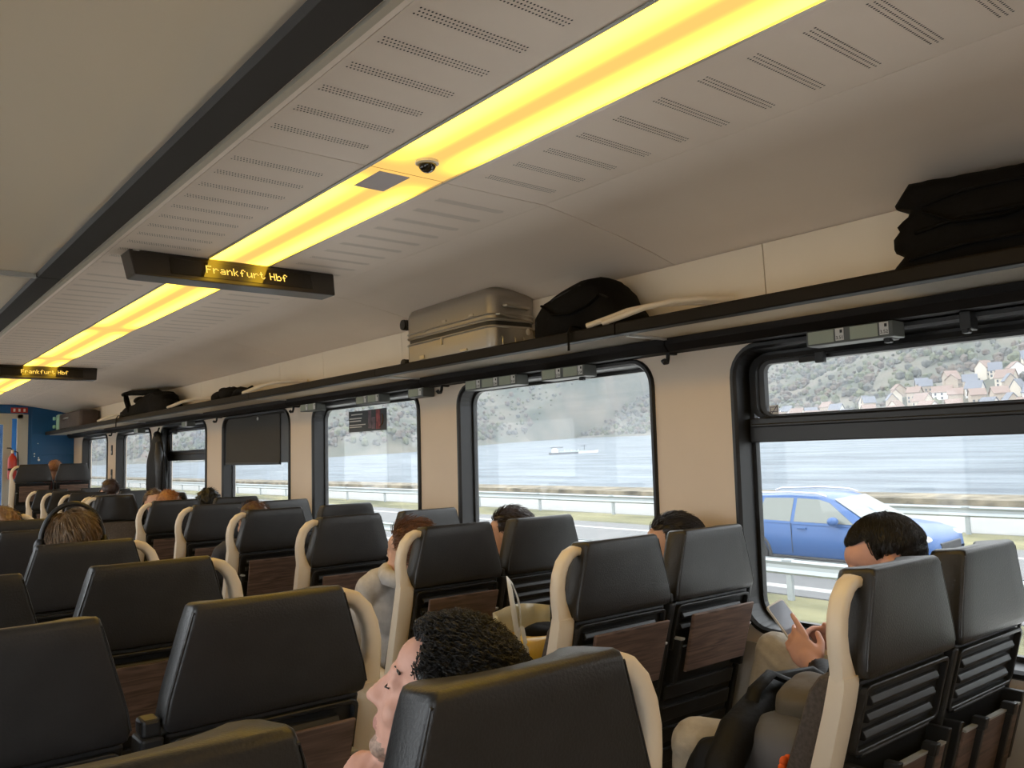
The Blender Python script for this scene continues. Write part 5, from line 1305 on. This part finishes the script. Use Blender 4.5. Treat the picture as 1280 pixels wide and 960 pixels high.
for s in (-1, 1):
    G().ell(Rm @ Vector((s * 0.103, -0.005, -0.014)), (0.022, 0.036, 0.044), Rm, 14, 10).build('ear_cup', M_black, hp, smooth=True)
sitter('person with auburn hair in the fifth aisle seat of the river side', (1.84, 4.36, 0), (1.835, 4.64, CAMZ - 0.355), (-0.1, 1, 0), (0, 0, 1), (0.05, 0.05, 0.06), (0.05, 0.05, 0.06), (0.10, 0.045, 0.022), 'long', None, 0.014, 300, 0.05, 1, 9)
sitter('person with ginger hair in the seventh aisle seat of the river side', (1.85, 6.08, 0), (1.885, 6.38, CAMZ - 0.32), (0.1, 1, 0), (0, 0, 1), (0.05, 0.06, 0.07), (0.05, 0.05, 0.06), (0.34, 0.14, 0.045), 'short', None, 0.014, 250, 0.04, 1, 10, 1.08, build=0.8)
sitter('person with black curly hair in the seventh window seat of the river side', (2.28, 6.08, 0), (2.18, 6.40, CAMZ - 0.335), (0.1, 1, 0), (0, 0, 1), (0.03, 0.03, 0.03), (0.05, 0.05, 0.06), (0.012, 0.012, 0.012), 'long', None, 0.014, 250, 0.05, 1, 11, 1.25, build=0.8)
sitter('person with light brown hair facing the camera in the facing window seat', (2.26, 7.80, 0), (2.11, 7.50, CAMZ - 0.345), (0, -1, 0), (0, 0, 1), (0.08, 0.08, 0.09), (0.05, 0.05, 0.06), (0.12, 0.07, 0.04), 'short', None, 0.014, 250, 0.04, -1, 12, lg=0.57)
sitter('person with dark hair in a far window seat beside the hanging coat', (2.29, 8.72, 0), (2.10, 9.0, CAMZ - 0.27), (0, 1, 0), (0, 0, 1), (0.08, 0.05, 0.05), (0.05, 0.05, 0.06), (0.05, 0.025, 0.02), 'short', None, 0.014, 250, 0.04, 1, 13)
sitter('person with orange-brown hair on the raised seats by the blue wall', (2.22, 11.62, 0.285), (2.12, 11.86, CAMZ - 0.05), (0.2, 1, 0), (0, 0, 1), (0.20, 0.03, 0.03), (0.05, 0.05, 0.06), (0.30, 0.13, 0.05), 'short', None, 0.014, 200, 0.04, 1, 14)
sitter('person with brown hair at the left edge in the fifth left block seat', (0.668, 4.74, 0), (0.652, 4.98, CAMZ - 0.325), (0, 1, 0), (0, 0, 1), (0.08, 0.08, 0.09), (0.05, 0.05, 0.06), (0.22, 0.12, 0.06), 'short', None, 0.014, 250, 0.04, 1, 15)

# sleeping man in the front left aisle seat, head rolled towards the left
t = thing('person', 'sleeping man with black curly hair and stubble, head leaning on the front seat', 'person', (0, 0, 0))
C = Vector((0.690, 1.030, CAMZ - 0.352)); Rm = frame((-0.68, 0.60, 0.34), (0.34, -0.20, 0.92))
P = head_prims(C, Rm, 0.90, beard=True)
V = lambda x, y, z: Vector((0.668 + x, 0.79 + y, z))
P.append(('cap', C + Rm @ Vector((0, -0.02, -0.075)), V(0.0, 0.27, 0.93), 0.055, 0.062, 'skin'))
P += [('ell', V(0, 0.30, 0.80), Vector((0.18, 0.12, 0.16)), Matrix.Identity(3), 'top'), ('ell', V(0, 0.33, 0.63), Vector((0.165, 0.12, 0.15)), Matrix.Identity(3), 'top'), ('ell', V(0, 0.36, 0.545), Vector((0.17, 0.13, 0.08)), Matrix.Identity(3), 'legs'),
      ('cap', V(-0.14, 0.29, 0.895), V(0.14, 0.29, 0.895), 0.064, 0.064, 'top')]
for s in (-1, 1):
    P += [('cap', V(s * 0.085, 0.38, 0.545), V(s * 0.12, 0.72, 0.56), 0.08, 0.062, 'legs'), ('cap', V(s * 0.12, 0.72, 0.55), V(s * 0.11, 0.74, 0.10), 0.06, 0.042, 'legs'), ('cap', V(s * 0.11, 0.72, 0.042), V(s * 0.115, 0.86, 0.034), 0.040, 0.032, 'shoe')]
P += [('cap', V(0.175, 0.30, 0.88), V(0.19, 0.40, 0.67), 0.054, 0.046, 'top'), ('cap', V(0.19, 0.40, 0.67), V(0.06, 0.56, 0.63), 0.044, 0.034, 'top')]
P += hand_prims(V(0.06, 0.57, 0.63), frame((-0.8, 0.5, -0.1), (0, 0, 1)), -1, (0.4, 0.45, 0.5, 0.55))
# left forearm folded up, hand under the chin
P += [('cap', V(-0.165, 0.31, 0.87), V(-0.205, 0.46, 0.75), 0.052, 0.046, 'top'), ('cap', V(-0.205, 0.46, 0.75), V(-0.092, 0.335, 0.905), 0.042, 0.034, 'top')]
P += hand_prims(V(-0.085, 0.33, 0.925), frame((0.15, -0.25, 0.90), (-0.8, -0.5, 0.2)), 1, (0.75, 0.8, 0.8, 0.75), 0, 'skin', 0.92)
dark = mat('cloth_0.020_0.020_0.022', (0.02, 0.02, 0.022), 0.85, var=0.12, scale=30)
mats = {'skin': M_skin_pink, 'lip': mat('lip', (0.50, 0.24, 0.19), 0.5), 'beard': M_beard, 'top': dark, 'legs': mat('cloth_0.050_0.060_0.100', (0.05, 0.06, 0.10), 0.85), 'shoe': M_ink}
body_mesh('body', P, 0.0055, mats, t, 2)
ch = hair_mat('hair_black_curly', (0.010, 0.008, 0.007))
hair(t, C, Rm, 'curly', ch, 5200, 0.034, 0.0055, (0, -0.6, 0.5), 0.75, 1.12, 0.0011, 0.90, 21)
for s in (-1, 1):
    G().tube([C + Rm @ (Vector((s * xx, yy, zz)) * 0.90) for xx, yy, zz in ((0.018, 0.0905, -0.002), (0.030, 0.0925, -0.005), (0.043, 0.085, -0.002))], 0.0012, 5).build('eyelashes', ch, t)
    G().tube([C + Rm @ (Vector((s * xx, yy, zz)) * 0.90) for xx, yy, zz in ((0.013, 0.092, 0.024), (0.030, 0.087, 0.029), (0.044, 0.076, 0.024))], 0.0022, 6).build('eyebrow', ch, t)
G().tube([V(0.0 + 0.095 * math.cos(a), 0.275 + 0.085 * math.sin(a), 0.955) for a in np.linspace(0, 2 * math.pi, 15)], 0.024, 8).build('shirt_collar', mat('white_cotton', (0.62, 0.62, 0.60), 0.8), t, smooth=True)

# man reading a phone in the front river side window seat
t = thing('person', 'man with short black hair reading a phone, beige trousers and black jacket', 'person', (0, 0, 0))
C = Vector((2.198, 1.135, CAMZ - 0.322)); Rm = frame((-0.42, 0.78, -0.40), (-0.1, 0.35, 0.95))
P = head_prims(C, Rm, 1.0)
V = lambda x, y, z: Vector((2.285 + x, 0.905 + y, z))
P.append(('cap', C + Rm @ Vector((0, -0.03, -0.07)), V(-0.02, 0.22, 0.98), 0.055, 0.062, 'skin'))
P += [('ell', V(0, 0.26, 0.84), Vector((0.185, 0.125, 0.17)), Matrix.Identity(3), 'top'), ('ell', V(-0.01, 0.29, 0.66), Vector((0.17, 0.12, 0.16)), Matrix.Identity(3), 'top'), ('ell', V(-0.02, 0.30, 0.56), Vector((0.17, 0.13, 0.09)), Matrix.Identity(3), 'legs'),
      ('cap', V(-0.15, 0.25, 0.945), V(0.14, 0.25, 0.945), 0.066, 0.066, 'top')]
# window side leg drawn up, aisle side leg spread wide
kn_r = Vector((2.335, 1.585, 0.80)); kn_l = Vector((1.83, 1.50, 0.655))
P += [('cap', Vector((2.33, 1.22, 0.56)), kn_r, 0.082, 0.066, 'legs'), ('cap', kn_r, Vector((2.31, 1.70, 0.40)), 0.064, 0.046, 'legs'), ('cap', Vector((2.31, 1.68, 0.35)), Vector((2.31, 1.70, 0.30)), 0.04, 0.04, 'legs')]
P += [('cap', Vector((2.20, 1.20, 0.56)), kn_l, 0.088, 0.074, 'legs'), ('cap', kn_l, Vector((1.80, 1.55, 0.12)), 0.070, 0.05, 'legs'), ('cap', Vector((1.80, 1.53, 0.045)), Vector((1.77, 1.66, 0.036)), 0.042, 0.034, 'shoe')]
ph_c = Vector((2.312, 1.518, 0.900))
# left hand (nearer the aisle) holds the phone from below, index along its edge
wl = Vector((2.236, 1.395, 0.805)); wr = Vector((2.425, 1.395, 0.825))
P += [('cap', V(-0.175, 0.26, 0.93), Vector((2.085, 1.24, 0.765)), 0.058, 0.050, 'top'), ('cap', Vector((2.085, 1.24, 0.765)), wl - Vector((0.02, 0.04, 0.006)), 0.050, 0.043, 'top')]
P += [('cap', V(0.16, 0.26, 0.93), Vector((2.475, 1.20, 0.775)), 0.058, 0.048, 'top'), ('cap', Vector((2.475, 1.20, 0.775)), wr - Vector((-0.015, 0.05, 0.015)), 0.046, 0.040, 'top')]
P += hand_prims(wl, frame((0.10, 0.66, 0.72), (-0.88, -0.15, 0.30)), 1, (0.06, 0.45, 0.62, 0.70), 0.2, 'skin', 1.08, thumb=(0.5, 0.8, -0.5))
P += hand_prims(wr, frame((-0.42, 0.70, 0.42), (0.60, 0.45, 0.65)), -1, (0.50, 0.55, 0.62, 0.70), 0.2, 'skin', 1.08, thumb=(0.35, 0.85, 0.1))
beige = mat('beige_trousers', (0.40, 0.345, 0.27), 0.9, var=0.12, scale=25, bump=0.35, bscale=28)
mats = {'skin': M_skin_pink, 'lip': mat('lip', (0.5, 0.24, 0.19), 0.5), 'beard': M_beard, 'top': mat('black_jacket', (0.006, 0.0055, 0.006), 0.6, spec=0.25, bump=0.25, bscale=30), 'legs': beige, 'shoe': M_ink}
body_mesh('body', P, 0.0055, mats, t, 2)
bh = hair_mat('hair_black_short', (0.012, 0.009, 0.008))
hair(t, C, Rm, 'short', bh, 4200, 0.020, 0.0, (0.15, -0.35, 1.0), 0.5, 1.05, 0.0010, 1.0, 31, fade=0.7, topboost=0.008)
for s in (-1, 1):
    G().tube([C + Rm @ Vector((s * xx, yy, zz)) for xx, yy, zz in ((0.013, 0.094, 0.024), (0.030, 0.090, 0.030), (0.046, 0.078, 0.024))], 0.0030, 6).build('eyebrow', bh, t)
    G().ell(C + Rm @ Vector((s * 0.030, 0.088, 0.002)), (0.010, 0.006, 0.005), Rm, 10, 6).build('eye', mat('eye_white', (0.7, 0.68, 0.64), 0.2), t, smooth=True)
ph = thing('phone', 'pale slim smartphone held over the raised knee', 'phone', M=Matrix.Translation(ph_c) @ (frame((-0.018, 0.08, 0.109), (-0.12, -0.39, 0.22))).to_4x4())
G().loft([[(x, y, z) for x, y in rrect(-0.037, 0.037, -0.077, 0.077, 0.010, 4)] for z in (-0.004, 0.004)]).build('case', mat('phone_case', (0.62, 0.58, 0.52), 0.4), ph, bevel=0.001)
G().loft([[(x, y, z) for x, y in rrect(-0.033, 0.033, -0.072, 0.072, 0.007, 4)] for z in (0.0035, 0.0046)]).build('screen', mat('phone_screen', (0.23, 0.26, 0.33), 0.12, spec=0.7), ph)

# knee of a traveller on the row beside the camera (bottom right corner)
t, C, Rm = sitter('traveller in beige trousers at the bottom right corner, mostly out of view', (1.925, 0.04, 0), (1.93, 0.28, CAMZ - 0.24), (0, 1, 0), (0, 0, 1), (0.10, 0.10, 0.11), (0.40, 0.345, 0.27), (0.05, 0.03, 0.02), 'short', None, 0.012, 150, 0.04, 1, 17, kz=0.665)
make_seat('train_seat', 'seat of the traveller at the bottom right corner, out of view', -1, (1.853, 0.02, 0), 0)

# backpack and jacket on the seat beside the phone user
bpk = thing('backpack', 'grey backpack with olive top pocket on the seat beside the phone user', 'backpack', (1.93, 1.24, 0.478))
M_gp = mat('grey_nylon', (0.10, 0.10, 0.11), 0.6, var=0.1, scale=12, bump=0.25, bscale=18); M_ol = mat('olive_canvas', (0.105, 0.085, 0.06), 0.7, var=0.12, scale=15, bump=0.25, bscale=18)
blob('main_bag', M_gp, bpk, (-0.045, 0.0, 0.155), (0.125, 0.125, 0.155), 2.8, 0.012, 8, 3)
blob('top_pocket', M_ol, bpk, (0.075, -0.03, 0.325), (0.085, 0.075, 0.050), 3.2, 0.008, 9, 5, M=Matrix.Rotation(math.radians(-14), 4, 'Y'))
G().tube([(0.10, 0.07, 0.33), (0.02, 0.105, 0.37), (-0.06, 0.10, 0.345), (-0.105, 0.10, 0.28), (-0.13, 0.12, 0.18), (-0.14, 0.12, 0.05)], 0.020, 8, flat=(1, 0.5)).build('shoulder_strap', M_puffer, bpk, smooth=True)
G().tube([(-0.06, 0.02, 0.30), (-0.10, 0.05, 0.26), (-0.13, 0.07, 0.15), (-0.14, 0.06, 0.03)], 0.013, 8, flat=(1, 0.4)).build('grey_strap', mat('grey_webbing', (0.22, 0.21, 0.20), 0.7), bpk, smooth=True)
G().tube([(-0.01, -0.088, 0.29), (-0.01, -0.094, 0.24), (0.0, -0.112, 0.20)], 0.006, 6).build('zip_cord', M_ink, bpk)
jk = thing('jacket', 'black padded jacket heaped between the phone user and the backpack', 'jacket', (2.045, 1.44, 0.60))
G().tube([(0.085, -0.20, 0.17), (0.06, -0.12, 0.205), (0.0, -0.06, 0.19), (-0.12, -0.08, 0.175), (-0.27, -0.11, 0.14), (-0.36, -0.13, 0.08), (-0.39, -0.14, 0.0)], [0.030, 0.040, 0.042, 0.045, 0.048, 0.045, 0.03], 14).build('sleeve', M_puffer, jk, smooth='soft')
blob('jacket_body', M_puffer, jk, (-0.31, -0.06, 0.0), (0.06, 0.07, 0.12), 2.2, 0.02, 9, 7)
G().tube([(-0.03, -0.035, 0.225), (-0.055, -0.05, 0.222), (-0.075, -0.085, 0.215)], 0.004, 6).build('reflective_piping', M_white, jk)
M_or = mat('orange_yarn', (0.85, 0.13, 0.02), 0.8)
pm = thing('pompom', 'bright orange fabric flower hanging on the grey backpack', 'flower', (1.755, 1.185, 0.70))
for q in range(7):
    a = 2 * math.pi * q / 6
    G().ell((0.016 * math.cos(a) if q < 6 else 0, -0.004, 0.016 * math.sin(a) if q < 6 else 0), (0.013, 0.010, 0.013), None, 10, 6).build('petal', M_or, pm, smooth=True)

# thin haze lying over the river valley
hzm = bpy.data.materials.new('valley_haze'); hzm.use_nodes = True; nt = hzm.node_tree
for n in list(nt.nodes): nt.nodes.remove(n)
ho = nt.nodes.new('ShaderNodeOutputMaterial'); hv = nt.nodes.new('ShaderNodeVolumeScatter'); hv.inputs['Color'].default_value = (0.55, 0.63, 0.73, 1); hv.inputs['Density'].default_value = 0.00032
nt.links.new(hv.outputs[0], ho.inputs['Volume'])
hzo = ext_obj(G().span((60, -420, -14), (1780, 2250, 330)), 'haze', hzm)
tag(hzo, 'thin pale haze over the river valley and the far hills', 'haze', kind='stuff')
